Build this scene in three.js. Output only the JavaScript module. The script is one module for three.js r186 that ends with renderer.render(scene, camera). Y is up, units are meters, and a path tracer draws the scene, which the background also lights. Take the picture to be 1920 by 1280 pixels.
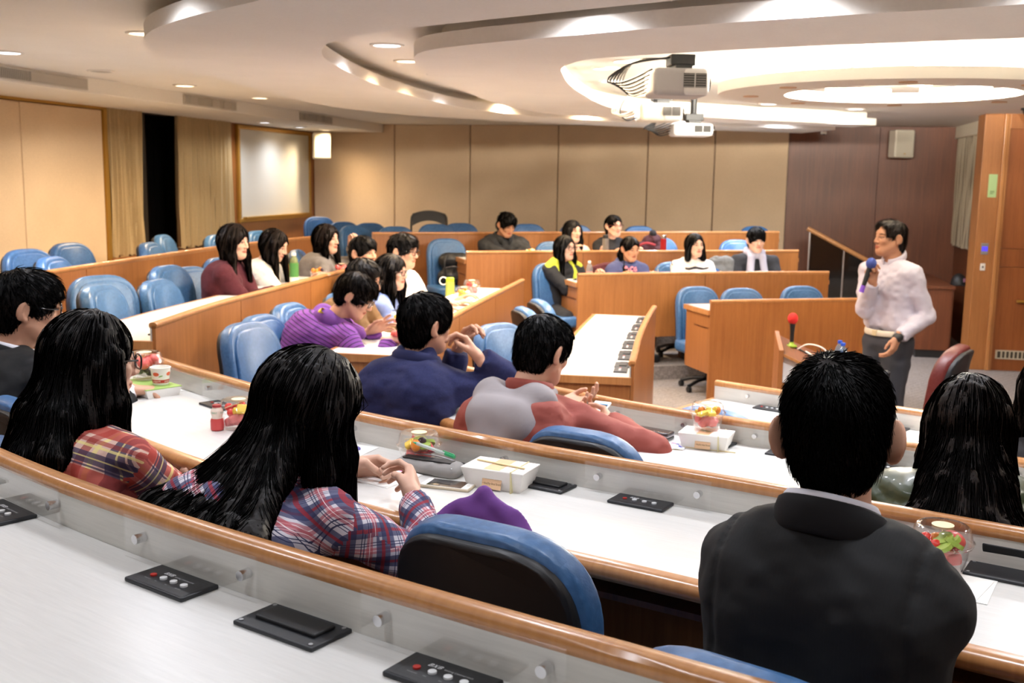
import * as THREE from 'three';
import { RoundedBoxGeometry } from 'three/addons/geometries/RoundedBoxGeometry.js';
import { mergeGeometries, toCreasedNormals } from 'three/addons/utils/BufferGeometryUtils.js';
import { RectAreaLightUniformsLib } from 'three/addons/lights/RectAreaLightUniformsLib.js';
RectAreaLightUniformsLib.init();

// ---------- camera, exposure, lamps ----------
const scene = new THREE.Scene();
scene.background = new THREE.Color(0x050506);
const camera = new THREE.PerspectiveCamera(35.49, 1.5, 0.05, 60);
camera.position.set(0, 1.97, 0);
camera.rotation.order = 'YXZ';
camera.rotation.set(-Math.atan(307 / 2000), 0, 0.015);
camera.focus = 2.3; camera.userData.fStop = 7;
const renderer = new THREE.WebGLRenderer({ antialias: true });
renderer.toneMapping = THREE.LinearToneMapping;
renderer.toneMappingExposure = 1.0;
renderer.shadowMap.enabled = true;
const WARM = 0xffdfb4, COOL = 0xf3f6ff, NEUTRAL = 0xfff4e6;
const LAMP = 9.5;            // candela of one recessed downlight
const RINGLAMP = 18;        // candela of one tube section of the hanging ring
const CEIL = 2.70, SOFFIT = 2.56, RISE = 0.13;
// recessed downlights: x, z, colour, strength, ceiling height
const DOWNLIGHTS = [
  // in view, outer ceiling on the left
  [-3.19, -6.88, COOL, 2.1, CEIL], [-1.98, -5.85, WARM, 1.6, CEIL], [-3.05, -8.04, NEUTRAL, 0, CEIL], [-2.80, -9.24, WARM, 2.1, CEIL], [-2.48, -10.57, WARM, 2.1, CEIL],
  // between the two ceiling bands
  [-0.73, -6.20, COOL, 1.5, CEIL], [-0.69, -7.03, WARM, 1.5, CEIL], [-0.55, -7.9, WARM, 1.5, CEIL], [-0.33, -8.75, COOL, 1.5, CEIL], [1.9, -11.45, COOL, 1.9, CEIL], [3.0, -11.85, COOL, 2.1, CEIL], [0.75, -10.95, WARM, 1.9, CEIL], [-0.05, -10.0, WARM, 2.0, CEIL],
  [0.22, -4.4, COOL, 0.8, CEIL], [0.95, -3.92, COOL, 0.7, CEIL], [1.75, -3.43, COOL, 0.65, CEIL], [2.6, -2.7, NEUTRAL, 1.05, CEIL],
  // inside the inner band
  [0.60, -7.30, WARM, 1.5, CEIL], [0.69, -6.84, COOL, 0.75, CEIL], [0.72, -8.23, COOL, 1.5, CEIL], [0.65, -6.15, WARM, 1.05, CEIL], [2.4, -10.35, COOL, 0.9, CEIL], [3.4, -10.9, COOL, 1.1, CEIL], [1.5, -9.75, WARM, 0.7, CEIL],
  [3.01, -8.13, WARM, 1.2, CEIL], [1.55, -5.1, COOL, 1.5, CEIL], [2.5, -4.6, COOL, 1.5, CEIL], [3.6, -5.2, NEUTRAL, 0.9, CEIL], [4.3, -9.6, NEUTRAL, 0.2, CEIL],
  // outer ceiling beside and behind the camera
  [-1.44, -4.12, COOL, 0.60, CEIL], [-0.95, -3.3, COOL, 0.40, CEIL], [-0.15, -2.5, COOL, 0.40, CEIL], [0.7, -1.7, COOL, 0.40, CEIL], [1.6, -1.0, COOL, 0.40, CEIL],
  [-2.4, -3.2, COOL, 0.40, CEIL], [-1.6, -2.0, COOL, 0.40, CEIL], [-0.8, -0.8, COOL, 0.40, CEIL], [0.3, 0.3, COOL, 0.37, CEIL], [-2.6, -0.6, COOL, 0.40, CEIL], [-3.1, -4.9, WARM, 0.40, CEIL],
];
const BEAM_LIGHTS = [[-3.02, -13.10, COOL, 0.5], [-2.83, -14.25, COOL, 0.5], [-2.62, -15.05, WARM, 1.1]];

// ---------- helpers ----------
let seed = 20240611;
const rnd = () => { seed = (seed * 1664525 + 1013904223) >>> 0; return seed / 4294967296; };
const rr = (a, b) => a + (b - a) * rnd();
const clamp = (x, a, b) => Math.min(b, Math.max(a, x));
const lerp = (a, b, t) => a + (b - a) * t;
const V = (x, y, z) => new THREE.Vector3(x, y, z);
const names = {};
function numbered(n) { const k = names[n] = (names[n] ?? -1) + 1; return k ? n + '_' + String(k).padStart(3, '0') : n; }
function mesh(name, geo, mat, parent) {
  const m = new THREE.Mesh(geo, mat); m.name = parent === scene ? numbered(name) : name;
  m.castShadow = m.receiveShadow = true; (parent ?? scene).add(m); return m;
}
function thing(name, label, category, pos = [0, 0, 0], turn = 0, group) {
  const g = new THREE.Group(); g.name = numbered(name); g.position.set(...pos); g.rotation.y = turn;
  g.userData = { label, category }; if (group) g.userData.group = group; scene.add(g); return g;
}
function single(name, label, category, geo, mat, pos, turn = 0, group) {
  const m = mesh(name, geo, mat, scene); if (pos) m.position.set(...pos); m.rotation.y = turn;
  m.userData = { label, category }; if (group) m.userData.group = group; return m;
}
function copyThing(o, label, pos, turn) {
  const c = o.clone(); c.name = numbered(o.name.replace(/_\d+$/, '')); c.userData = { ...o.userData, label }; c.position.set(...pos); c.rotation.y = turn; scene.add(c); return c;
}
function struct(name, geo, mat, label) { const m = mesh(name, geo, mat, scene); m.name = name; m.userData = { kind: 'structure' }; if (label) m.userData.label = label; return m; }
const box = (w, h, d, x = 0, y = 0, z = 0, r = 0) => { const g = r ? new RoundedBoxGeometry(w, h, d, 2, r) : new THREE.BoxGeometry(w, h, d); boxUV(g); g.translate(x, y, z); return g; };
const cyl = (r1, r2, h, x = 0, y = 0, z = 0, n = 20) => new THREE.CylinderGeometry(r1, r2, h, n).translate(x, y, z);
const lathe = (pts, n = 28) => new THREE.LatheGeometry(pts.map(p => new THREE.Vector2(p[0], p[1])), n);
const tube = (pts, r, n = 24, m = 8) => new THREE.TubeGeometry(new THREE.CatmullRomCurve3(pts.map(p => V(...p))), n, r, m);
function merge(list) {
  const l = list.map(g => { g = g.index ? g.toNonIndexed() : g; for (const k of Object.keys(g.attributes)) if (!['position', 'normal', 'uv'].includes(k)) g.deleteAttribute(k);
    if (!g.attributes.uv) g.setAttribute('uv', new THREE.BufferAttribute(new Float32Array(g.attributes.position.count * 2), 2)); return g; });
  return l.length === 1 ? l[0] : mergeGeometries(l);
}
function boxUV(g) { // uv in metres from the dominant axis of the normal
  const p = g.attributes.position, n = g.attributes.normal, u = g.attributes.uv;
  for (let i = 0; i < p.count; i++) {
    const ax = Math.abs(n.getX(i)), ay = Math.abs(n.getY(i)), az = Math.abs(n.getZ(i));
    if (ay > ax && ay > az) u.setXY(i, p.getX(i), p.getZ(i)); else if (ax > az) u.setXY(i, p.getZ(i), p.getY(i)); else u.setXY(i, p.getX(i), p.getY(i));
  }
  return g;
}
// value noise
const PERM = new Float32Array(4096); { for (let i = 0; i < 4096; i++) PERM[i] = rnd(); }
const h3 = (x, y, z) => PERM[((x * 73856093) ^ (y * 19349663) ^ (z * 83492791)) & 4095];
function noise3(x, y, z) {
  const i = Math.floor(x), j = Math.floor(y), k = Math.floor(z); let u = x - i, v = y - j, w = z - k;
  u = u * u * (3 - 2 * u); v = v * v * (3 - 2 * v); w = w * w * (3 - 2 * w);
  const L = (a, b, t) => a + (b - a) * t;
  return L(L(L(h3(i, j, k), h3(i + 1, j, k), u), L(h3(i, j + 1, k), h3(i + 1, j + 1, k), u), v), L(L(h3(i, j, k + 1), h3(i + 1, j, k + 1), u), L(h3(i, j + 1, k + 1), h3(i + 1, j + 1, k + 1), u), v), w) * 2 - 1;
}
// tiling 2D noise for textures
function tnoise(u, v, fx, fy, s = 0) {
  const x = u * fx, y = v * fy, i = Math.floor(x), j = Math.floor(y); let a = x - i, b = y - j; a = a * a * (3 - 2 * a); b = b * b * (3 - 2 * b);
  const H = (p, q) => h3(((p % fx) + fx) % fx + s * 131, ((q % fy) + fy) % fy, s);
  return (H(i, j) * (1 - a) + H(i + 1, j) * a) * (1 - b) + (H(i, j + 1) * (1 - a) + H(i + 1, j + 1) * a) * b;
}
function tex(n, fn, srgb = true, rep = [1, 1]) {
  const d = new Uint8Array(n * n * 4);
  for (let j = 0; j < n; j++) for (let i = 0; i < n; i++) { const c = fn(i / n, j / n), o = (j * n + i) * 4; for (let k = 0; k < 3; k++) d[o + k] = clamp(Array.isArray(c) ? c[k] : c, 0, 255); d[o + 3] = 255; }
  const t = new THREE.DataTexture(d, n, n); t.wrapS = t.wrapT = THREE.RepeatWrapping; t.magFilter = THREE.LinearFilter; t.minFilter = THREE.LinearMipmapLinearFilter; t.generateMipmaps = true;
  if (srgb) t.colorSpace = THREE.SRGBColorSpace; t.repeat.set(...rep); t.needsUpdate = true; return t;
}
function canvasTex(w, h, draw) {
  const c = document.createElement('canvas'); c.width = w; c.height = h; draw(c.getContext('2d'), w, h);
  const t = new THREE.CanvasTexture(c); t.colorSpace = THREE.SRGBColorSpace; t.anisotropy = 4; return t;
}
const std = (color, roughness = 0.6, o = {}) => new THREE.MeshStandardMaterial({ color, roughness, side: THREE.DoubleSide, ...o });
const phys = (color, roughness = 0.5, o = {}) => new THREE.MeshPhysicalMaterial({ color, roughness, side: THREE.DoubleSide, ...o });

// ---------- materials ----------
const hex = c => [c >> 16, (c >> 8) & 255, c & 255];
const mixc = (a, b, t) => a.map((x, i) => x + (b[i] - x) * t);
function woodTex(a, b, s) { // fine straight vertical veneer grain
  return tex(512, (u, v) => {
    const g = 0.45 * tnoise(u, v, 128, 3, s) + 0.3 * tnoise(u, v, 48, 2, s + 1) + 0.25 * tnoise(u, v, 256, 24, s + 2), f = 0.35 * tnoise(u, v, 6, 3, s + 3);
    return mixc(hex(a), hex(b), clamp(g + f - 0.18, 0, 1));
  }, true, [1 / 0.9, 1 / 0.9]);
}
const WOOD = [woodTex(0xae7340, 0x8d5729, 1), woodTex(0xaa6f3d, 0x8a5428, 5), woodTex(0xb37843, 0x915b2d, 9)];
const M = {};
M.wood = WOOD.map(t => phys(0xffffff, 0.42, { map: t, clearcoat: 0.25, clearcoatRoughness: 0.35 }));
M.rail = phys(0xffffff, 0.32, { map: woodTex(0xc58c56, 0xab7342, 13), clearcoat: 0.5, clearcoatRoughness: 0.2 });
M.darkwood = phys(0xffffff, 0.45, { map: woodTex(0x834a2a, 0x62331b, 17), clearcoat: 0.2, clearcoatRoughness: 0.4 });
M.laminate = phys(0xffffff, 0.32, { map: tex(512, (u, v) => { const g = 6 * tnoise(u, v, 16, 256, 21) + 5 * tnoise(u, v, 8, 96, 22) + 4 * tnoise(u, v, 5, 5, 23); return [206 + g, 205 + g, 201 + g]; }, true, [1 / 0.5, 1 / 0.5]), clearcoat: 0.15, clearcoatRoughness: 0.25 });
M.screen = phys(0xffffff, 0.4, { map: tex(512, (u, v) => { const g = 7 * tnoise(u, v, 12, 256, 25) + 6 * tnoise(u, v, 6, 80, 26); return [196 + g, 193 + g, 184 + g]; }, true, [1 / 0.5, 1 / 0.5]) });
M.wallfabric = std(0xffffff, 0.95, { map: tex(512, (u, v) => { const g = 10 * tnoise(u, v, 256, 256, 31) + 5 * tnoise(u, v, 96, 256, 32) + 6 * tnoise(u, v, 5, 4, 33); return [218 + g, 192 + g, 158 + g]; }) });
M.ceiling = std(0xffffff, 0.9, { map: tex(256, (u, v) => { const g = 4 * tnoise(u, v, 128, 128, 36) + 3 * tnoise(u, v, 6, 6, 37); return [236 + g, 231 + g, 222 + g]; }) });
M.carpet = std(0xffffff, 1, { map: tex(512, (u, v) => { const g = 50 * (tnoise(u, v, 256, 256, 41) - 0.5) + 20 * (tnoise(u, v, 90, 90, 42) - 0.5), l = (Math.floor(u * 24) + Math.floor(v * 24)) % 2 ? 5 : -4; return [133 + g + l, 126 + g + l, 122 + g + l]; }), bumpMap: tex(256, (u, v) => 255 * tnoise(u, v, 128, 128, 43), false), bumpScale: 0.003 });
M.black = std(0x17181a, 0.5); M.blackGloss = phys(0x0c0c0e, 0.2, { clearcoat: 0.6 }); M.chrome = std(0xd6d6d8, 0.22, { metalness: 1 }); M.steel = std(0xa9abad, 0.4, { metalness: 0.8 });
M.white = phys(0xf1efe9, 0.4); M.acrylic = phys(0xffffff, 0.03, { transmission: 1, thickness: 0, ior: 1.49 });
M.clear = phys(0xffffff, 0.05, { transmission: 1, thickness: 0, ior: 1.4 });
M.brass = std(0xb98f3e, 0.4, { metalness: 0.55 });

// ---------- swept rows: a path on the floor plan with an outward normal ----------
function path(pts, step = 0.09) {
  const c = new THREE.CatmullRomCurve3(pts.map(p => V(p[0], 0, p[1])), false, 'centripetal'), L = c.getLength(), n = Math.max(2, Math.ceil(L / step)), out = [];
  for (let i = 0; i <= n; i++) { const p = c.getPointAt(i / n), t = c.getTangentAt(i / n); out.push({ x: p.x, z: p.z, dx: t.x, dz: t.z, nx: t.z, nz: -t.x, s: L * i / n }); }
  out.L = L;
  out.pos = s => { const p = c.getPointAt(clamp(s / L, 0, 1)), t = c.getTangentAt(clamp(s / L, 0, 1)); return { x: p.x, z: p.z, dx: t.x, dz: t.z, nx: t.z, nz: -t.x, s }; };
  out.cut = (a, b) => { const m = Math.max(2, Math.ceil((b - a) / step)), r = []; for (let i = 0; i <= m; i++) r.push(out.pos(a + (b - a) * i / m)); return r; };
  out.near = (x, z) => { let b = 0, bd = 1e9; for (let i = 0; i <= 400; i++) { const q = c.getPointAt(i / 400), d = (q.x - x) ** 2 + (q.z - z) ** 2; if (d < bd) { bd = d; b = i / 400; } } return b * L; };
  return out;
}
// closed profile of [offset outward, height]; returns one closed solid
function sweep(pp, prof, crease = 0.6) {
  const pos = [], uv = [], n = prof.length; let per = [0];
  for (let i = 0; i < n; i++) per.push(per[i] + Math.hypot(prof[(i + 1) % n][0] - prof[i][0], prof[(i + 1) % n][1] - prof[i][1]));
  const P = (k, i) => { const q = pp[k], f = prof[i % n]; return [q.x + q.nx * f[0], f[1], q.z + q.nz * f[0]]; };
  const tri = (a, b, c, ua, ub, uc) => { pos.push(...a, ...b, ...c); uv.push(...ua, ...ub, ...uc); };
  for (let k = 0; k + 1 < pp.length; k++) for (let i = 0; i < n; i++) {
    const a = P(k, i), b = P(k, i + 1), c = P(k + 1, i + 1), d = P(k + 1, i), s0 = pp[k].s, s1 = pp[k + 1].s, v0 = per[i], v1 = per[i + 1];
    tri(a, b, c, [s0, v0], [s0, v1], [s1, v1]); tri(a, c, d, [s0, v0], [s1, v1], [s1, v0]);
  }
  const tris = THREE.ShapeUtils.triangulateShape(prof.map(p => new THREE.Vector2(p[0], p[1])), []);
  for (const [k, rev] of [[0, 0], [pp.length - 1, 1]]) for (const t of tris) { const o = rev ? [t[0], t[1], t[2]] : [t[0], t[2], t[1]]; tri(...o.map(i => P(k, i)), ...o.map(i => prof[i])); }
  let g = new THREE.BufferGeometry(); g.setAttribute('position', new THREE.Float32BufferAttribute(pos, 3)); g.setAttribute('uv', new THREE.Float32BufferAttribute(uv, 2));
  g = toCreasedNormals(g, crease); return g;
}
const rect = (o0, o1, y0, y1) => [[o0, y0], [o1, y0], [o1, y1], [o0, y1]];
function slab(poly, y0, y1, holes = []) { // horizontal polygon [x,z] extruded in y, uv in metres
  const s = new THREE.Shape(poly.map(p => new THREE.Vector2(p[0], -p[1]))); for (const h of holes) s.holes.push(new THREE.Path(h.map(p => new THREE.Vector2(p[0], -p[1]))));
  const g = new THREE.ExtrudeGeometry(s, { depth: y1 - y0, bevelEnabled: false }); g.rotateX(-Math.PI / 2); g.translate(0, y0, 0); return toCreasedNormals(g, 0.5);
}
// ---------- room shell ----------
const frame = (ox, oz, dx, dz) => ({ ox, oz, dx, dz, nx: -dz, nz: dx, m: new THREE.Matrix4().set(dx, 0, -dz, ox, 0, 1, 0, 0, dz, 0, dx, oz, 0, 0, 0, 1) });
const FL = frame(-2.95 - 0.2055 * 20, -15.85 + 0.9787 * 20, 0.2055, -0.9787);      // left (rear) wall, s = 20 at the far corner
const FF = frame(-2.95, -15.85, 0.9787, 0.2055);                                     // far side wall
const FR = frame(5.77, -13.98, -0.2055, 0.9787);                                     // right (front) wall
const wpt = (f, s, y, o) => [f.ox + f.dx * s + f.nx * o, y, f.oz + f.dz * s + f.nz * o];
const wyaw = f => Math.atan2(-f.dz, f.dx);
const wbox = (f, s0, s1, y0, y1, o0, o1, r = 0) => box(s1 - s0, y1 - y0, o1 - o0, (s0 + s1) / 2, (y0 + y1) / 2, (o0 + o1) / 2, r).applyMatrix4(f.m);
const sFar = x => { const t = (x - 960) / 2000, D = (14.5 + 0.693) / (1 + 0.21 * t); return (t * D + 2.95) / 0.9787; };

const wallLeft = struct('wall_left', merge([wbox(FL, -1, 14.62, 0, 2.7, -0.3, 0), wbox(FL, 17.26, 20.2, 0, 2.7, -0.3, 0), wbox(FL, 14.62, 17.26, 0, 1.12, -0.3, 0), wbox(FL, 14.62, 17.26, 2.64, 2.7, -0.3, 0)]), M.wood[1], 'orange wood rear wall around the curtained window');
for (let s = 13.35 - 1.22 * 9; s < 14; s += 1.22) mesh('panel', wbox(FL, s + 0.004, Math.min(s + 1.216, 14.56), 0.56, 2.555, 0, 0.07, 0.008), M.wallfabric, wallLeft);
mesh('panel_trim', merge([wbox(FL, 2, 14.62, 2.56, 2.6, 0, 0.09), wbox(FL, 14.565, 14.62, 0.56, 2.6, 0, 0.09)]), M.brass, wallLeft).userData.label = 'brass coloured trim along the panel tops';
mesh('window_ledge', wbox(FL, 14.6, 17.3, 1.08, 1.12, 0, 0.13), M.wood[0], wallLeft);
const wallFar = struct('wall_far', wbox(FF, -0.3, 9.2, 0, 2.7, -0.2, -0.05), M.darkwood, 'brown wood wall panelling at the far side');
{ const xs = [588, 737, 877, 1040, 1206, 1330, 1467]; for (let i = 0; i + 1 < xs.length; i++) mesh('panel', wbox(FF, (i ? sFar(xs[i]) : 0) + 0.006, sFar(xs[i + 1]) - 0.006, 0.3, 2.7, -0.05, 0.0, 0.012), M.wallfabric, wallFar);
  let s0 = sFar(1467); for (const w of [1.15, 1.18, 0.42]) { mesh('wood_panel', wbox(FF, s0 + 0.003, s0 + w - 0.003, 0, 2.7, -0.05, -0.005), M.darkwood, wallFar); s0 += w; } }
const creamWall = std(0xe6dfcb, 0.9);
const wallRight = struct('wall_right', merge([wbox(FR, -0.2, 0.12, 0, 2.7, -0.2, 0), wbox(FR, 0.12, 2.3, 0, 1.18, -0.2, 0), wbox(FR, 2.3, 2.6, 0, 2.7, -0.2, 0), box(0.2, 2.7, 14.6, 6.4, 1.35, -3.7)]), M.darkwood, 'brown wood front wall behind the door');
mesh('valance', wbox(FR, 0.0, 2.3, 2.55, 2.7, -0.1, 0.1), creamWall, wallRight).userData.label = 'cream board above the curtain';
struct('wall_near', box(13, 2.9, 0.2, 0, 1.35, 3.6), M.wallfabric, 'wall behind the camera');
// window in the left wall
const nightGlass = phys(0x08080a, 0.08, { clearcoat: 0.3 });
const frameDark = std(0x3a332c, 0.5);
const win = struct('window_1', merge([wbox(FL, 14.62, 17.26, 1.12, 1.17, -0.25, -0.17), wbox(FL, 14.62, 17.26, 2.59, 2.64, -0.25, -0.17), wbox(FL, 14.62, 14.68, 1.12, 2.64, -0.25, -0.17), wbox(FL, 17.2, 17.26, 1.12, 2.64, -0.25, -0.17), wbox(FL, 15.62, 15.7, 1.12, 2.64, -0.25, -0.15)]), frameDark, 'dark night window behind the parted curtains');
mesh('pane', wbox(FL, 14.68, 15.62, 1.17, 2.59, -0.23, -0.22), phys(0x2a241d, 0.25), win); mesh('pane', wbox(FL, 15.7, 17.2, 1.17, 2.59, -0.235, -0.225), nightGlass, win);
const win2 = struct('window_2', wbox(FR, 0.12, 2.3, 1.18, 2.55, -0.2, -0.14), nightGlass, 'dark window behind the curtain near the door');
// curtains
function curtain(f, s0, s1, y0, y1, o, waist, nf, ph) {
  const W = 96, Hh = 24, pos = [], uv = [], ix = [];
  for (let j = 0; j <= Hh; j++) for (let i = 0; i <= W; i++) {
    const v = j / Hh, u = i / W, w = 1 - waist * Math.sin(Math.PI * Math.min(1, v * 1.1)) * 0.5, mid = (s0 + s1) / 2 + waist * 0.12 * (v - 0.5), s = mid + (u - 0.5) * (s1 - s0) * w;
    const a = u * nf * 6.283 + ph + 0.5 * Math.sin(v * 3 + u * 9), off = o + 0.034 * Math.sin(a) + 0.012 * Math.sin(2.3 * a + v * 4) * (1 - v * 0.5);
    pos.push(...wpt(f, s + 0.008 * Math.cos(a), y0 + (y1 - y0) * v + (v < 0.02 ? 0.012 * Math.sin(a * 0.6) : 0), off)); uv.push(u * (s1 - s0) * 2, v * (y1 - y0));
  }
  for (let j = 0; j < Hh; j++) for (let i = 0; i < W; i++) { const a = j * (W + 1) + i; ix.push(a, a + 1, a + W + 2, a, a + W + 2, a + W + 1); }
  const g = new THREE.BufferGeometry(); g.setAttribute('position', new THREE.Float32BufferAttribute(pos, 3)); g.setAttribute('uv', new THREE.Float32BufferAttribute(uv, 2)); g.setIndex(ix); g.computeVertexNormals(); return g;
}
const drape = std(0xffffff, 0.95, { map: tex(256, (u, v) => { const g = 14 * tnoise(u, v, 128, 64, 51) + 8 * tnoise(u, v, 64, 256, 52); return [186 + g, 163 + g, 122 + g]; }, true, [3, 3]) });
const drapeGrey = std(0xffffff, 0.95, { map: tex(256, (u, v) => { const g = 14 * tnoise(u, v, 128, 64, 54); return [165 + g, 152 + g, 130 + g]; }, true, [3, 3]) });
single('curtain', 'narrow beige curtain gathered beside the beige wall panels', 'curtain', curtain(FL, 14.63, 15.28, 1.13, 2.6, 0.06, 0.14, 8, 0), drape);
single('curtain', 'wide beige curtain beside the whiteboard', 'curtain', curtain(FL, 15.95, 17.25, 1.14, 2.6, 0.06, 0, 13, 1), drape);
single('curtain', 'grey beige curtain high up beside the door frame', 'curtain', curtain(FR, 0.1, 2.2, 1.2, 2.56, 0.05, 0, 17, 0.4), drapeGrey);
// whiteboard
{ const b = thing('whiteboard', 'whiteboard in a brass frame on the rear wall', 'whiteboard', wpt(FL, 18.66, 1.36, 0.0), wyaw(FL)), w = 2.3, h = 1.21;
  mesh('board', box(w - 0.08, h - 0.08, 0.02, 0, h / 2, 0.015), phys(0xd8d9d2, 0.3, { clearcoat: 0.3, clearcoatRoughness: 0.3 }), b);
  for (const y of [0.025, h - 0.025]) mesh('frame_bar', box(w, 0.05, 0.045, 0, y, 0.0225, 0.008), M.brass, b);
  for (const x of [-w / 2 + 0.025, w / 2 - 0.025]) mesh('frame_bar', box(0.05, h - 0.1, 0.045, x, h / 2, 0.0225, 0.008), M.brass, b);
  mesh('pen_tray', box(w * 0.9, 0.02, 0.07, 0, 0.06, 0.05), M.brass, b); }
// beam with air vents along the left wall
const beam = struct('trim_1', wbox(FL, -1, 19.98, 2.585, CEIL, 0, 1.08), M.ceiling, 'boxed ceiling beam along the rear wall');
// s on the beam face for a picture column
const sBeam = x => { const t = (x - 960) / 2000, ox = FL.ox + FL.nx * 1.08, oz = FL.oz + FL.nz * 1.08; return (t * -oz - ox) / (FL.dx + t * FL.dz); };
const ventBack = std(0x6f6a62, 0.8), ventFrame = std(0xcfc9bd, 0.6), ventPatch = std(0xb9b2a6, 0.8);
[[8, 174, 'leftmost long air vent, half papered over, on the ceiling beam'], [350, 446, 'middle dusty air vent on the ceiling beam above the wide curtain'], [563, 622, 'small air vent on the beam end above the whiteboard']].forEach(([xa, xb, label], k) => {
  const s0 = sBeam(xa), s1 = sBeam(xb), L = s1 - s0, v = thing('air_vent', label, 'air vent', wpt(FL, s0, 2.598, 1.08), wyaw(FL)), h = 0.088;
  mesh('backing', box(L, h, 0.004, L / 2, h / 2, 0.002), ventBack, v);
  mesh('frame', merge([box(L, 0.008, 0.014, L / 2, 0.004, 0.007), box(L, 0.008, 0.014, L / 2, h - 0.004, 0.007), box(0.012, h, 0.014, 0.006, h / 2, 0.007), box(0.012, h, 0.014, L - 0.006, h / 2, 0.007)]), ventFrame, v);
  const n = Math.round(L / 0.02); const sl = box(0.005, h - 0.016, 0.008, 0, h / 2, 0.009);
  for (let i = 1; i < n; i++) { const m = mesh('slat', sl, ventFrame, v); m.position.x = L * i / n; }
  if (k === 0) mesh('paper_patch', box(L * 0.64, h - 0.02, 0.003, L * 0.66, h / 2, 0.016), ventPatch, v).userData.label = 'stained paper taped over the slats';
  else for (const q of [0.12, 0.52, 0.75]) mesh('paper_patch', box(L * 0.14, h - 0.02, 0.003, L * q + L * 0.05, h / 2, 0.016), ventPatch, v);
});

// ---------- ceiling ----------
struct('ceiling', box(16, 0.2, 22, 0.5, CEIL + 0.1, -6.5), M.ceiling, 'flat upper ceiling');
function band(name, label, outer, inner) {
  const po = path(outer, 0.12), pi = path(inner, 0.12), off = (p, d) => p.map(q => [q.x + q.nx * d, q.z + q.nz * d]);
  const g = thing(name, label, 'ceiling');
  g.userData = { kind: 'structure', label }; g.name = name;
  mesh('soffit_slab', slab([...off(po, 0), ...off(pi, 0).reverse()], SOFFIT, SOFFIT + 0.07), M.ceiling, g);
  mesh('soffit_plinth', slab([...off(po, -0.14), ...off(pi, 0.14).reverse()], SOFFIT + 0.07, CEIL + 0.02), M.ceiling, g);
}
band('ceiling_outer_band', 'outer curved ceiling soffit band', [[2.6, -0.7], [1.5, -1.5], [0.5, -2.35], [-0.3, -3.12], [-0.9, -3.82], [-1.29, -4.27], [-1.6, -4.76], [-1.8, -5.4], [-1.88, -6.1], [-1.87, -6.9], [-1.82, -7.93], [-1.74, -8.8], [-1.53, -9.74], [-1.02, -10.7], [0.02, -11.6], [2.1, -12.8], [3.5, -13.3]],
  [[2.9, -1.9], [1.6, -2.85], [0.55, -3.66], [-0.05, -4.13], [-0.6, -4.61], [-0.85, -4.98], [-0.97, -5.5], [-0.98, -6.1], [-0.95, -6.8], [-0.86, -7.6], [-0.69, -8.5], [-0.4, -9.5], [0.2, -10.5], [1.1, -11.25], [2.6, -11.95], [3.62, -12.3]]);
band('ceiling_inner_band', 'inner curved ceiling soffit band', [[3.3, -2.7], [2.4, -3.2], [1.67, -3.65], [1.03, -4.02], [0.6, -4.3], [0.2, -4.62], [-0.2, -4.95], [-0.45, -5.26], [-0.53, -5.7], [-0.51, -6.5], [-0.38, -7.5], [-0.12, -8.95], [0.18, -9.85], [0.75, -10.5], [1.8, -11.05], [3.62, -11.68]],
  [[3.6, -3.75], [2.06, -4.46], [1.3, -4.83], [0.75, -5.17], [0.36, -5.5], [0.25, -5.9], [0.27, -6.3], [0.34, -6.95], [0.5, -7.85], [0.78, -9.05], [1.1, -9.7], [1.6, -10.15], [2.6, -10.72], [3.73, -11.25]]);
{ // round ring hanging under the inner ceiling
  const r = thing('ceiling_ring_light', 'white round ring light hanging below the ceiling above the speaker', 'ceiling light', [2.44, 2.525, -6.93]);
  const s = new THREE.Shape(); s.absarc(0, 0, 1.14, 0, Math.PI * 2); const h = new THREE.Path(); h.absarc(0, 0, 0.715, 0, Math.PI * 2, true); s.holes.push(h);
  mesh('ring', toCreasedNormals(new THREE.ExtrudeGeometry(s, { depth: 0.065, bevelEnabled: false, curveSegments: 72 }).rotateX(-Math.PI / 2), 0.5), std(0xece8dd, 0.85), r);
  for (const a of [0.9, 2.2, 3.6, 5.2]) mesh('rod', cyl(0.012, 0.012, 0.11, 0.93 * Math.cos(a), 0.12, 0.93 * Math.sin(a), 10), M.steel, r);
  const tubeMat = std(0xffffff, 0.5, { emissive: 0xfff6e6, emissiveIntensity: 6 });
  for (let k = 0; k < 8; k++) {
    const a = k * Math.PI / 4, c = 0.86;
    const t = mesh('fluorescent_tube', new THREE.CylinderGeometry(0.014, 0.014, 0.46, 10).rotateX(Math.PI / 2), tubeMat, r); t.position.set(c * Math.cos(a), 0.095, c * Math.sin(a)); t.rotation.y = -a;
    const l = new THREE.PointLight(0xfff6e6, RINGLAMP); l.position.set(c * Math.cos(a), 0.125, c * Math.sin(a)); l.castShadow = true; l.shadow.radius = 2; r.add(l);
    mesh('spot_socket', cyl(0.05, 0.05, 0.006, 0.93 * Math.cos(a + 0.3), -0.003, 0.93 * Math.sin(a + 0.3), 16), std(0xd8b48c, 0.5), r);
  }
}
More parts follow.
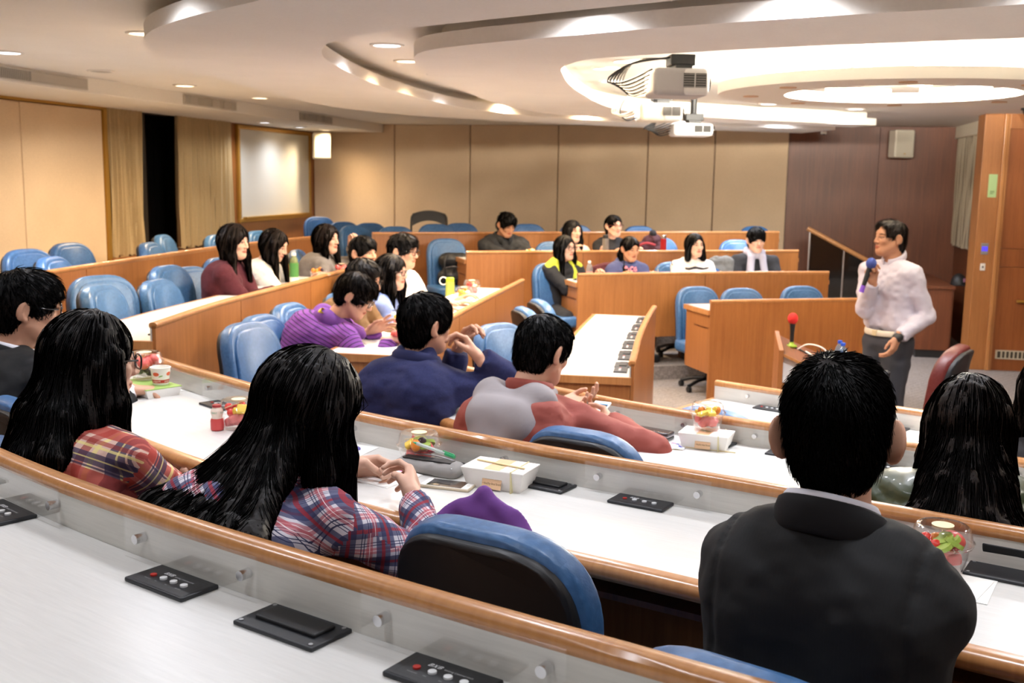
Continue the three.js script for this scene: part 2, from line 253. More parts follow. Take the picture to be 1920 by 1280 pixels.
// recessed downlights
const trimMat = std(0xe9e4da, 0.5), glowW = std(0xffffff, 0.5, { emissive: WARM, emissiveIntensity: 5 }), glowC = std(0xffffff, 0.5, { emissive: COOL, emissiveIntensity: 5 }), glowOff = phys(0xbfc2c4, 0.25, { metalness: 0.6 });
function downlight(x, z, col, k, y, label, grp) {
  const g = thing('downlight', label, 'ceiling light', [x, y, z], 0, grp);
  mesh('trim_ring', lathe([[0.075, 0], [0.098, 0], [0.098, -0.004], [0.09, -0.01], [0.078, -0.008], [0.075, 0]], 24), trimMat, g);
  mesh('lens', new THREE.CylinderGeometry(0.076, 0.076, 0.003, 24).translate(0, -0.0035, 0), k ? (col === WARM ? glowW : glowC) : glowOff, g);
  if (k) { const l = new THREE.SpotLight(col, LAMP * k, 0, 1.35, 0.8, 2); l.position.set(0, -0.02, 0); l.target.position.set(0, -1, 0); l.castShadow = true; l.shadow.radius = 3.5; g.add(l, l.target); }
}
const DL = { 0: 'cool white downlight at the left edge above the long air vent', 1: 'warm downlight half hidden by the outer ceiling band', 2: 'unlit recessed downlight near the long air vent', 3: 'warm downlight in front of the middle air vent', 4: 'warm downlight farthest along the left ceiling, before the beam end', 5: 'large cool downlight in the gap between the two ceiling bands', 6: 'small warm downlight in the gap behind the inner band edge', 17: 'warm downlight inside the inner band beside the upper projector', 18: 'small cool downlight inside the inner band above the warm one', 19: 'cool downlight inside the inner band behind the projector cables', 24: 'warm downlight seen through the hanging ring' };
DOWNLIGHTS.forEach(([x, z, c, k, y], i) => downlight(x, z, c, k, y, DL[i] ?? 'recessed downlight hidden from view above the curved ceiling bands', DL[i] ? undefined : 'ceiling downlights out of sight'));
BEAM_LIGHTS.forEach(([x, z, c, k], i) => downlight(x, z, c, k, 2.585, ['downlight under the beam above the whiteboard, nearest the curtain', 'middle downlight under the beam above the whiteboard', 'downlight under the beam end beside the loudspeaker'][i]));
// ---------- desk rows (cap rail centre lines on the floor plan) ----------
const capY = k => 0.87 + RISE * k, deskY = k => capY(k) - 0.09;
const ROWS = {
  near4: [[1.2, -0.6], [0.6, -0.98], [0.18, -1.25], [-0.2, -1.5], [-0.65, -1.82], [-1.06, -2.16], [-1.55, -2.65], [-1.95, -3.15]],
  near3: [[1.75, -1.72], [1.08, -2.15], [0.54, -2.51], [0.06, -2.81], [-0.5, -3.21], [-1.08, -3.78], [-1.5, -4.22]],
  near2: [[2.6, -2.55], [2.0, -2.95], [1.33, -3.42], [0.79, -3.76], [0.3, -4.15], [-0.22, -4.74]],
  near1: [[3.1, -3.65], [2.5, -4.04], [1.88, -4.47], [1.31, -4.92], [1.01, -5.17]],
  back4: [[-2.86, -5.5], [-2.76, -6.25], [-2.63, -7.2], [-2.42, -8.5], [-2.2, -9.4], [-1.93, -10.25]],
  back3: [[-1.72, -5.05], [-1.66, -5.9], [-1.53, -6.75], [-1.37, -7.75], [-1.22, -8.6]],
  back2: [[-0.53, -5.5], [-0.47, -5.85], [-0.35, -6.65], [-0.21, -7.45], [0.08, -8.98]],
  back1: [[0.65, -5.68], [0.7, -6.0], [0.8, -6.65], [0.97, -7.6], [1.11, -8.3]],
  far4: [[-1.47, -11.12], [0.22, -11.73], [3.15, -12.74]],
  far3: [[-0.46, -10.4], [0.74, -10.74], [3.02, -11.34]],
  far2: [[0.58, -9.59], [1.68, -9.92], [3.03, -10.24]],
  far1: [[1.63, -8.74], [2.18, -8.89], [3.1, -9.11]],
};
const PATH = {}; for (const k in ROWS) PATH[k] = path(ROWS[k]);
// carpeted tiers
{ const floorMat = M.carpet;
  struct('floor', box(16, 0.2, 22, 0.5, -0.1, -6.5), floorMat, 'grey carpeted floor of the lecture pit');
  for (let k = 1; k <= 4; k++) {
    const off = (n, d) => PATH[n + k].filter((q, i) => i % 3 === 0).map(q => [q.x + q.nx * d, q.z + q.nz * d]), e = 0.06;
    const far = off('far', e - 0.12), near = off('near', e - 0.12), back = off('back', e - 0.12);
    const nq = PATH['near' + k][0], fe = PATH['far' + k].pos(1e9);
    const poly = [[nq.x - nq.dx * 3.5, nq.z - nq.dz * 3.5], ...near, ...back, ...far, [fe.x + fe.dx * 0.35, fe.z + fe.dz * 0.35], [3.75 - k * 0.02, -13.9], [3.7, -15.2], [-3.3, -16.5], [-7.5, 3.7], [4.5, 3.7]];
    const m = struct('floor_tier_' + k, slab(poly, RISE * (k - 1) + 0.001, RISE * k), floorMat, 'carpeted seating tier');
  }
}
const rowLabel = {
  near4: 'long curved desk row in the foreground with acrylic plates and black control panels', near3: 'curved desk row of the two plaid shirts and the foreground black suit', near2: 'curved desk row in front of the navy coat and the rust jacket', near1: 'front desk row beside the lectern, nearest the open floor',
  back4: 'rearmost curved desk row below the curtains', back3: 'curved desk row with the woman in burgundy and the green bottle', back2: 'curved desk row with the purple hoodie wearer at its near end', back1: 'innermost curved desk with an empty cream top and tilted wooden screen',
  far4: 'topmost straight desk row along the far beige wall', far3: 'far desk row with the man in the black jacket', far2: 'far desk row with the navy hoodie and striped sweater wearers', far1: 'empty far front desk row behind the red microphone',
};
const ctrlTop = canvasTex(512, 256, (c, w, h) => { c.fillStyle = '#202226'; c.fillRect(0, 0, w, h); c.strokeStyle = '#0c0d0f'; c.lineWidth = 6; c.strokeRect(36, 30, w - 72, h - 60); c.fillStyle = '#d9dbdd'; c.font = 'italic bold 44px sans-serif'; c.fillText('BXB', 130, 88); c.font = '20px sans-serif'; c.fillText('Voting Control Unit', 232, 86); c.font = '15px sans-serif'; c.fillStyle = '#a9abad'; ['Presence', 'Yes', 'No', 'Abstain'].forEach((t, i) => c.fillText(t, 84 + i * 96, 196)); });
const ctrlPlain = std(0x202226, 0.45), ctrlFace = std(0xffffff, 0.4, { map: ctrlTop }), redBtn = std(0xb3261f, 0.4), whiteBtn = std(0xdadcdc, 0.4);
const G_PL = box(0.15, 0.008, 0.075, 0, 0.004, 0, 0.003), G_FACE = new THREE.PlaneGeometry(0.143, 0.068).rotateX(-Math.PI / 2).translate(0, 0.0084, 0), G_BTN = cyl(0.0062, 0.0062, 0.004, 0, 0.0095, 0, 14), G_BTNR = cyl(0.0055, 0.0055, 0.003, 0, 0.0095, 0, 14);
const G_OUT = box(0.165, 0.007, 0.085, 0, 0.0035, 0, 0.0025), G_FLAP = box(0.125, 0.007, 0.045, 0, 0.0095, -0.006, 0.003), G_SCREW = cyl(0.0035, 0.0035, 0.002, 0, 0.0075, 0, 8);
const G_KNOB = new THREE.CylinderGeometry(0.0085, 0.0085, 0.02, 18).rotateX(Math.PI / 2);
function fixture(row, kind, s, k, detail, off = 0.062) {
  const q = PATH[row].pos(s), g = new THREE.Group(); g.position.set(q.x + q.nx * off, deskY(k), q.z + q.nz * off); g.rotation.y = Math.atan2(q.nx, q.nz); g.name = kind; deskOf[row].add(g);
  if (kind === 'control_panel') {
    mesh('plate', G_PL, ctrlPlain, g); mesh('face', G_FACE, detail ? ctrlFace : ctrlPlain, g);
    for (let i = 0; i < 4; i++) { const b = mesh('button', i ? G_BTN : G_BTNR, i ? whiteBtn : redBtn, g); b.position.set(-0.041 + i * 0.0265, 0, 0.004); }
  } else { mesh('plate', G_OUT, ctrlPlain, g); const f = mesh('flap', G_FLAP, M.black, g); if (kind === 'open_outlet') { f.rotation.x = -1.45; f.position.set(0, 0.03, -0.042); }
    if (detail) for (const a of [-1, 1]) for (const b of [-1, 1]) { const m = mesh('screw', G_SCREW, M.steel, g); m.position.set(a * 0.073, 0, b * 0.034); } }
}
const deskOf = {};
for (const key in ROWS) {
  const k = +key.slice(-1), P = PATH[key], y = capY(k), d = deskY(k), yb = k === 1 ? RISE : RISE * k + (key === 'far2' ? 0.27 : 0.2), bank = key.slice(0, -1);
  const g = thing('desk_row', rowLabel[key], 'desk'); deskOf[key] = g;
  const pieces = Math.max(1, Math.round(P.L / 1.25));
  for (let i = 0; i < pieces; i++) mesh('front_panel', sweep(P.cut(P.L * i / pieces + (i ? 0.0025 : 0), P.L * (i + 1) / pieces - (i + 1 < pieces ? 0.0025 : 0)), rect(-0.014, 0.004, yb, y - 0.014)), M.wood[(i + k) % 3], g);
  mesh('screen', sweep(P, rect(0.006, 0.014, d - 0.005, y - 0.022)), M.screen, g).userData.label = 'grey white laminate screen';
  mesh('cap_rail', sweep(P, [[-0.02, y - 0.02], [-0.014, y - 0.03], [0.012, y - 0.03], [0.019, y - 0.02], [0.019, y - 0.008], [0.012, y - 0.001], [0.0, y], [-0.013, y - 0.001], [-0.02, y - 0.008]], 0.9), M.rail, g).userData.label = 'rounded wooden cap rail';
  mesh('desktop', sweep(P, rect(0.015, 0.455, d - 0.028, d)), M.laminate, g).userData.label = 'off white laminate desktop';
  mesh('nosing', sweep(P, [[0.455, d - 0.04], [0.478, d - 0.04], [0.49, d - 0.028], [0.494, d - 0.016], [0.488, d - 0.004], [0.475, d + 0.001], [0.455, d + 0.001]], 0.9), M.rail, g).userData.label = 'rounded wooden desk edge';
  mesh('under_shelf', sweep(P, rect(0.02, 0.3, d - 0.16, d - 0.145)), M.darkwood, g);
  for (const s of [0.012, P.L - 0.012]) {
    mesh('end_panel', sweep(P.cut(s - 0.012, s + 0.012), rect(0.006, 0.46, RISE * k + 0.25, d - 0.028)), M.wood[k % 3], g);
    mesh('end_edge', sweep(P.cut(s - 0.012, s + 0.012).map((q, i, a) => ({ ...q, x: q.x + (s < 1 ? -1 : 1) * q.dx * 0.016, z: q.z + (s < 1 ? -1 : 1) * q.dz * 0.016 })), rect(0.0, 0.492, d - 0.04, d + 0.0005)), M.rail, g);
  }
  for (let s = 1.2; s < P.L - 0.6; s += 1.3) mesh('support_leg', sweep(P.cut(s, s + 0.03), rect(0.02, 0.4, RISE * k, d - 0.03)), M.darkwood, g);
  // acrylic plates with silver knobs
  const sA = { near4: P.near(-0.531, -1.70), near3: P.near(0.344, -2.592), near2: P.near(0.3, -4.1), near1: P.near(1.26, -4.97) }[key];
  if (sA !== undefined) {
    const per = 0.565, sg = key === 'near4' ? -1 : 1;
    for (let i = -9; i < 10; i++) {
      const c = sA + i * per, a = c - 0.1725, b = c + 0.1725; if (a < 0.04 || b > P.L - 0.04) continue;
      const pl = mesh('acrylic_plate', sweep(P.cut(a, b), rect(0.03, 0.033, d + 0.002, y - 0.012)), M.acrylic, g);
      for (const t of [a + 0.035, b - 0.035]) { const q = P.pos(t), kn = mesh('knob', G_KNOB, M.chrome, pl); kn.position.set(q.x + q.nx * 0.026, d + 0.04, q.z + q.nz * 0.026); kn.rotation.y = Math.atan2(q.nx, q.nz); }
      fixture(key, 'control_panel', c, k, k > 2);
      const o = c + sg * per / 2; if (((i % 2) + 2) % 2 === 0 && o > 0.15 && o < P.L - 0.15) fixture(key, key === 'near3' && i === -2 ? 'open_outlet' : 'outlet_box', o, k, k > 2);
    }
  } else if (key === 'back1') { for (let s = 0.2; s < P.L; s += 0.42) { fixture(key, 'control_panel', s, k, false, 0.07); fixture(key, 'outlet_box', s + 0.17, k, false, 0.07); } }
  else if (bank === 'back' || bank === 'far') for (let s = 0.25; s < P.L - 0.2; s += 0.62) fixture(key, 'control_panel', s, k, false);
}
// ---------- right side: stairs rail, door, cabinet, lectern ----------
{ // wood portal with a recessed door
  const L = frame(4.93, -11.36, 0.9787, 0.2055), d = struct('door_1', wbox(L, -0.02, 1.32, 0, 2.7, -0.3, -0.1), M.wood[1], 'wood door portal at the right edge'), dw = phys(0xffffff, 0.4, { map: woodTex(0xa2602f, 0x82481f, 61), clearcoat: 0.25, clearcoatRoughness: 0.3 });
  mesh('pilaster', wbox(L, -0.03, 0.16, 0, 2.7, -0.32, 0.02, 0.006), M.wood[2], d); mesh('moulding', merge([wbox(L, 0.16, 0.2, 0, 2.7, -0.1, 0.045, 0.008), wbox(L, 0.2, 0.225, 0, 2.7, -0.1, 0.02)]), M.rail, d);
  for (const [a, b] of [[0, 1.11], [1.115, 1.305], [1.31, 2.55]]) mesh('door_panel', wbox(L, 0.225, 1.3, a, b, -0.1, -0.02), dw, d);
  mesh('door_header', wbox(L, 0.225, 1.3, 2.55, 2.7, -0.1, 0.03), M.wood[1], d);
  mesh('door_handle', merge([wbox(L, 0.43, 0.56, 0.74, 0.765, -0.02, 0.04, 0.008)]), M.brass, d);
  const v = thing('wall_grille', 'small silver grille low on the door panel at the right', 'grille', wpt(L, 0.265, 0.125, -0.02), wyaw(L));
  mesh('frame', merge([box(0.33, 0.012, 0.012, 0.165, 0.006, 0.006), box(0.33, 0.012, 0.012, 0.165, 0.089, 0.006), box(0.02, 0.095, 0.012, 0.01, 0.0475, 0.006), box(0.02, 0.095, 0.012, 0.32, 0.0475, 0.006)]), std(0xc9c2ae, 0.5), v);
  mesh('backing', box(0.3, 0.08, 0.003, 0.165, 0.0475, 0.002), std(0x4d473e, 0.8), v);
  for (let i = 1; i < 7; i++) mesh('bar', box(0.014, 0.075, 0.01, 0.02 + 0.29 * i / 7, 0.0475, 0.006), std(0xc9c2ae, 0.5), v);
  const sg = thing('green_sign', 'pale green notice with dark characters on the wood pilaster', 'sign', wpt(L, 0.05, 1.84, 0.02), wyaw(L));
  mesh('sheet', box(0.085, 0.24, 0.004, 0.0425, 0.12, 0.002), std(0xa9c98e, 0.6), sg);
  mesh('print', new THREE.PlaneGeometry(0.08, 0.23).translate(0.0425, 0.12, 0.0045), std(0xffffff, 0.6, { map: canvasTex(128, 368, (c, w, h) => { c.fillStyle = '#a9c98e'; c.fillRect(0, 0, w, h); c.fillStyle = '#33502c'; c.font = 'bold 82px sans-serif'; ['靜', '音'].forEach((t, i) => c.fillText(t, 22, 110 + i * 110)); c.font = '22px sans-serif'; c.fillRect(30, 270, 68, 8); c.fillRect(30, 290, 68, 8); c.fillRect(30, 310, 50, 8); }) }), sg);
  const sw = thing('light_switch', 'lit blue wall switch on the wood pilaster', 'switch', wpt(L, 0.03, 1.24, 0.02), wyaw(L));
  mesh('plate', box(0.07, 0.12, 0.008, 0.035, 0.06, 0.004), M.steel, sw); for (let i = 0; i < 3; i++) mesh('lamp', box(0.014, 0.05, 0.006, 0.015 + i * 0.02, 0.06, 0.01), std(0x4a3fd0, 0.4, { emissive: 0x4a38ff, emissiveIntensity: 0.9 }), sw);
  const sw2 = thing('wall_switch', 'small white switch plate below the blue lit switch', 'switch', wpt(L, 0.035, 1.07, 0.02), wyaw(L)); mesh('plate', box(0.05, 0.075, 0.008, 0.025, 0.0375, 0.004, 0.002), M.white, sw2); mesh('rocker', box(0.015, 0.02, 0.005, 0.025, 0.0375, 0.009), M.black, sw2);
}
{ // low cabinet along the front wall
  const L = frame(5.0, -12.04, 0.2055, -0.9787), c = thing('side_cabinet', 'low brown wood cabinet behind the speaker along the front wall', 'cabinet');
  const put = (n, s0, s1, y0, y1, o0, o1, m, r = 0) => mesh(n, wbox(L, s0, s1, y0, y1, o0, o1, r), m, c);
  put('body', 0, 1.75, 0.09, 0.79, -0.38, -0.02, M.darkwood); put('plinth', 0.01, 1.74, 0, 0.09, -0.37, -0.035, M.black); put('top', -0.02, 1.76, 0.79, 0.826, -0.4, 0.015, M.darkwood, 0.006); put('skirting', -0.004, 1.75, 0.0, 0.1, -0.02, 0.0, M.darkwood);
  c.userData.label = 'low brown wood cabinet behind the speaker along the front wall';
  for (let i = 0; i < 3; i++) { const d = put('cabinet_door', 0.01 + i * 0.58, 0.58 + i * 0.58, 0.11, 0.785, -0.02, 0.0, M.darkwood, 0.003); mesh('handle', wbox(L, 0.46 + i * 0.58, 0.53 + i * 0.58, 0.68, 0.7, 0, 0.02, 0.004), M.brass, d); }
  const h = thing('cap', 'black cap with a pink emblem on the side cabinet', 'cap', [5.13, 0.827, -12.25], 0.4);
  mesh('crown', new THREE.SphereGeometry(0.085, 20, 10, 0, 6.283, 0, 1.6).scale(1, 1.55, 1.1), M.black, h); mesh('brim', box(0.15, 0.008, 0.1, 0, 0.006, 0.11, 0.003), M.black, h); mesh('emblem', box(0.035, 0.045, 0.006, 0.0, 0.06, 0.088, 0.002), std(0xc98aa8, 0.7), h);
}
{ // stair handrail with dark glass
  const L = frame(3.69, -13.35, 0.9787, 0.2055), g = thing('handrail', 'sloping wooden handrail over dark glass beside the far stairs', 'handrail'), n = 1.02;
  const yAt = s => 1.385 - 0.44 * s / 0.85;
  const a = wpt(L, -0.03, yAt(-0.03), 0), b = wpt(L, n, yAt(n), 0);
  mesh('rail', tube([a, [(a[0] + b[0]) / 2, (a[1] + b[1]) / 2, (a[2] + b[2]) / 2], b], 0.03, 10, 12), M.rail, g);
  const gm = phys(0x14100d, 0.06, { clearcoat: 0.3 });
  for (let i = 0; i < 3; i++) { const s = i * 0.42; if (s < n) mesh('post', wbox(L, s - 0.008, s + 0.008, 0.52 - 0.13 * Math.min(3, Math.floor(s / 0.25)) - 0.0, yAt(s), -0.012, 0.012), M.chrome, g); }
  for (let i = 0; i < 2; i++) { const s0 = i * 0.42 + 0.012, s1 = s0 + 0.4, sh = new THREE.Shape([[s0, 0.56 - 0.2 * i], [s1, 0.4 - 0.16 * i], [s1, yAt(s1) - 0.03], [s0, yAt(s0) - 0.03]].map(p => new THREE.Vector2(...p))); mesh('glass_panel', new THREE.ExtrudeGeometry(sh, { depth: 0.01, bevelEnabled: false }).applyMatrix4(L.m), gm, g).userData.label = 'dark tinted glass panel'; }
  for (let i = 0; i < 4; i++) struct('trim_' + (2 + i), wbox(L, -0.05 + i * 0.26, 0.24 + i * 0.26, 0, 0.52 - RISE * i, -0.9, -0.06), M.carpet, 'carpeted stair step beside the handrail');
}
{ // lectern
  const L = frame(1.66, -6.55, 0.2055, -0.9787), g = thing('lectern', 'wooden speaker desk with cream top, sloped console and raised screen', 'lectern');
  const put = (n, s0, s1, y0, y1, o0, o1, m, r = 0) => mesh(n, wbox(L, s0, s1, y0, y1, o0, o1, r), m, g);
  put('side_panel', -0.02, 0.86, 0, 0.94, -0.0, 0.03, M.wood[1], 0.004); put('near_panel', -0.005, 0.02, 0, 0.73, 0.03, 0.56, M.wood[0]); put('far_panel', 0.8, 0.825, 0, 0.73, 0.03, 0.56, M.wood[0]);
  put('tabletop', -0.01, 0.86, 0.735, 0.76, 0.03, 0.6, M.laminate); put('table_edge', -0.012, 0.86, 0.73, 0.765, 0.6, 0.62, M.rail, 0.006);
  const pr = (pts, s0, s1) => { const sh = new THREE.Shape(pts.map(p => new THREE.Vector2(p[0], p[1]))), q = new THREE.ExtrudeGeometry(sh, { depth: s1 - s0, bevelEnabled: false }); q.rotateY(-Math.PI / 2); q.translate(s1, 0, 0); return q.applyMatrix4(L.m); };
  mesh('console', pr([[0.03, 0.76], [0.36, 0.76], [0.03, 0.9]], 0.0, 0.82), M.laminate, g).userData.label = 'cream sloped console cheek';
  mesh('console_top', pr([[0.03, 0.902], [0.37, 0.757], [0.375, 0.765], [0.03, 0.914]], -0.01, 0.84), M.darkwood, g);
  mesh('console_edge', pr([[0.03, 0.9], [0.375, 0.752], [0.38, 0.764], [0.03, 0.916]], -0.03, -0.01), M.rail, g);
  const pos = (s, o, y) => wpt(L, s, y, o);
  // things on the lectern
  const mic = thing('microphone', 'black microphone with a red foam windscreen standing on the lectern', 'microphone', pos(0.5, 0.1, 0.884));
  mesh('stand', lathe([[0, 0], [0.035, 0], [0.035, 0.012], [0.016, 0.02], [0.014, 0.035]], 20), std(0x8aa82a, 0.5), mic); mesh('handle', lathe([[0.013, 0.03], [0.014, 0.1], [0.02, 0.165]], 16), M.black, mic); mesh('windscreen', new THREE.SphereGeometry(0.034, 20, 14).scale(1, 1.15, 1).translate(0, 0.19, 0), std(0xd8302c, 0.95), mic);
  const bot = thing('water_bottle', 'clear water bottle with a blue cap on the lectern', 'bottle', pos(0.3, 0.41, 0.761));
  const bl = phys(0xcfe4f6, 0.05, { transmission: 0.85, thickness: 0, ior: 1.33 });
  mesh('body', lathe([[0, 0], [0.03, 0.002], [0.032, 0.01], [0.03, 0.04], [0.032, 0.06], [0.032, 0.13], [0.024, 0.155], [0.0125, 0.172], [0.0125, 0.18]], 24), bl, bot); mesh('cap', cyl(0.0145, 0.0145, 0.018, 0, 0.186, 0, 18), std(0x2456c8, 0.4), bot); mesh('label_sleeve', lathe([[0.0325, 0.07], [0.0325, 0.118]], 24), std(0x8fc1e8, 0.4), bot);
  const bot2 = copyThing(bot, 'second clear bottle close behind the lectern bottle', pos(0.4, 0.4, 0.761), 0);
  const ms = thing('document_stand', 'small black and white desk telephone on the lectern', 'telephone', pos(0.62, 0.5, 0.761), 0.5); ms.name = 'desk_telephone';
  mesh('base', box(0.12, 0.025, 0.09, 0, 0.0125, 0, 0.008), M.black, ms); mesh('handset', box(0.045, 0.02, 0.1, -0.02, 0.035, 0, 0.009), M.white, ms); mesh('cradle', box(0.1, 0.014, 0.04, 0.03, 0.03, -0.03, 0.005), M.black, ms);
  const paper = std(0xf2f1ec, 0.8);
  [[0.22, 0.46, 0.2, 'sheet of paper across the lectern top'], [0.14, 0.5, -0.3, 'white paper at the near edge of the lectern'], [0.34, 0.5, 0.5, 'paper sheet half under another near the lectern bottle']].forEach(([s, o, r, l], i) => { single('paper_sheet', l, 'paper', box(0.21, 0.0012, 0.297, 0, 0.0006, 0), paper, pos(s, o, 0.7605 + i * 0.0014), r); });
  single('white_cable', 'looped white cable behind the red microphone', 'cable', tube([pos(0.48, 0.14, 0.874), pos(0.44, 0.2, 0.915), pos(0.36, 0.3, 0.9), pos(0.4, 0.34, 0.82), pos(0.5, 0.3, 0.8), pos(0.6, 0.2, 0.845)], 0.005, 40, 8), M.white);
  single('black_cable', 'thin black cable lying on the lectern console', 'cable', tube([pos(0.55, 0.08, 0.898), pos(0.5, 0.2, 0.847), pos(0.42, 0.24, 0.83), pos(0.36, 0.38, 0.773), pos(0.3, 0.42, 0.767)], 0.005, 30, 8), M.black);
}
// ---------- chairs ----------
const leather = c => phys(0xffffff, 0.42, { map: tex(256, (u, v) => { const g = 16 * (tnoise(u, v, 6, 6, 71) - 0.5) + 22 * (tnoise(u, v, 40, 40, 72) - 0.5); return hex(c).map((x, i) => x + g * (i === 2 ? 1 : 0.8)); }, true, [2.5, 2.5]), bumpMap: tex(256, (u, v) => 128 + 60 * tnoise(u, v, 96, 96, 73), false, [4, 4]), bumpScale: 0.0008, clearcoat: 0.2, clearcoatRoughness: 0.35 });
const BLUE = leather(0x38628f), MAROON = leather(0x5a1f1c);
function padGeo(w0, w1, h, r, depth, bev, bend) { // rounded trapezoid pad, bottom width w0, top width w1
  const s = new THREE.Shape(), a = w0 / 2, b = w1 / 2; s.moveTo(-a + 0.05, 0); s.lineTo(a - 0.05, 0); s.quadraticCurveTo(a, 0, a + 0.004, 0.06); s.lineTo(b, h - r); s.bezierCurveTo(b - 0.004, h - r * 0.35, b - r * 0.3, h, b - r, h); s.lineTo(-b + r, h); s.bezierCurveTo(-b + r * 0.3, h, -b + 0.004, h - r * 0.35, -b, h - r); s.lineTo(-a - 0.004, 0.06); s.quadraticCurveTo(-a, 0, -a + 0.05, 0);
  const g = new THREE.ExtrudeGeometry(s, { depth, bevelEnabled: true, bevelSize: bev, bevelThickness: bev, bevelSegments: 5, curveSegments: 10 }); g.translate(0, 0, -depth / 2);
  const p = g.attributes.position; for (let i = 0; i < p.count; i++) { const x = p.getX(i), y = p.getY(i); p.setZ(i, p.getZ(i) + bend * x * x - 0.25 * (y - h * 0.45) ** 2 + 0.02); }
  g.computeVertexNormals(); return toCreasedNormals(g, 0.9);
}
const PAD = padGeo(0.38, 0.39, 0.505, 0.16, 0.03, 0.024, 0.55), SHELL = padGeo(0.385, 0.39, 0.5, 0.15, 0.016, 0.01, 0.55), PIPE = padGeo(0.335, 0.345, 0.472, 0.135, 0.012, 0.006, 0.55), SEAT = padGeo(0.42, 0.44, 0.44, 0.12, 0.04, 0.03, 0.1);
const chairProto = {};
function makeChair(T, leatherMat, key) {
  const g = new THREE.Group(); g.name = 'office_chair'; const yb = T - 0.532;
  const bk = mesh('backrest', PAD, leatherMat, g); bk.position.set(0, yb, -0.2); bk.rotation.x = -0.14;
  const sh = mesh('back_shell', SHELL, M.black, bk); sh.position.set(0, 0.0, -0.042); sh.userData.label = 'black plastic back shell';
  const pi = mesh('backrest_inset', PIPE, leatherMat, bk); pi.position.set(0, 0.014, 0.038);
  const st = mesh('seat', SEAT, leatherMat, g); st.rotation.x = -Math.PI / 2; st.rotation.z = Math.PI; st.position.set(0, T - 0.5, 0.24 - 0.44); st.rotation.set(Math.PI / 2, 0, 0);
  mesh('bracket', tube([[0, T - 0.54, 0.02], [0, T - 0.545, -0.2], [0, T - 0.42, -0.255], [0, T - 0.3, -0.265]], 0.022, 12, 8), M.black, g);
  mesh('column', cyl(0.028, 0.034, T - 0.63, 0, (T - 0.63) / 2 + 0.08, 0.02, 14), M.black, g);
  for (let i = 0; i < 5; i++) { const a = i * 1.2566 + 0.3, l = mesh('leg', tube([[0, 0.1, 0.02], [0.14 * Math.cos(a), 0.09, 0.02 + 0.14 * Math.sin(a)], [0.26 * Math.cos(a), 0.055, 0.02 + 0.26 * Math.sin(a)]], 0.017, 6, 6), M.black, g); mesh('caster', new THREE.CylinderGeometry(0.026, 0.026, 0.03, 12).rotateZ(Math.PI / 2).translate(0.255 * Math.cos(a), 0.027, 0.02 + 0.255 * Math.sin(a)), M.black, l); }
  return g;
}
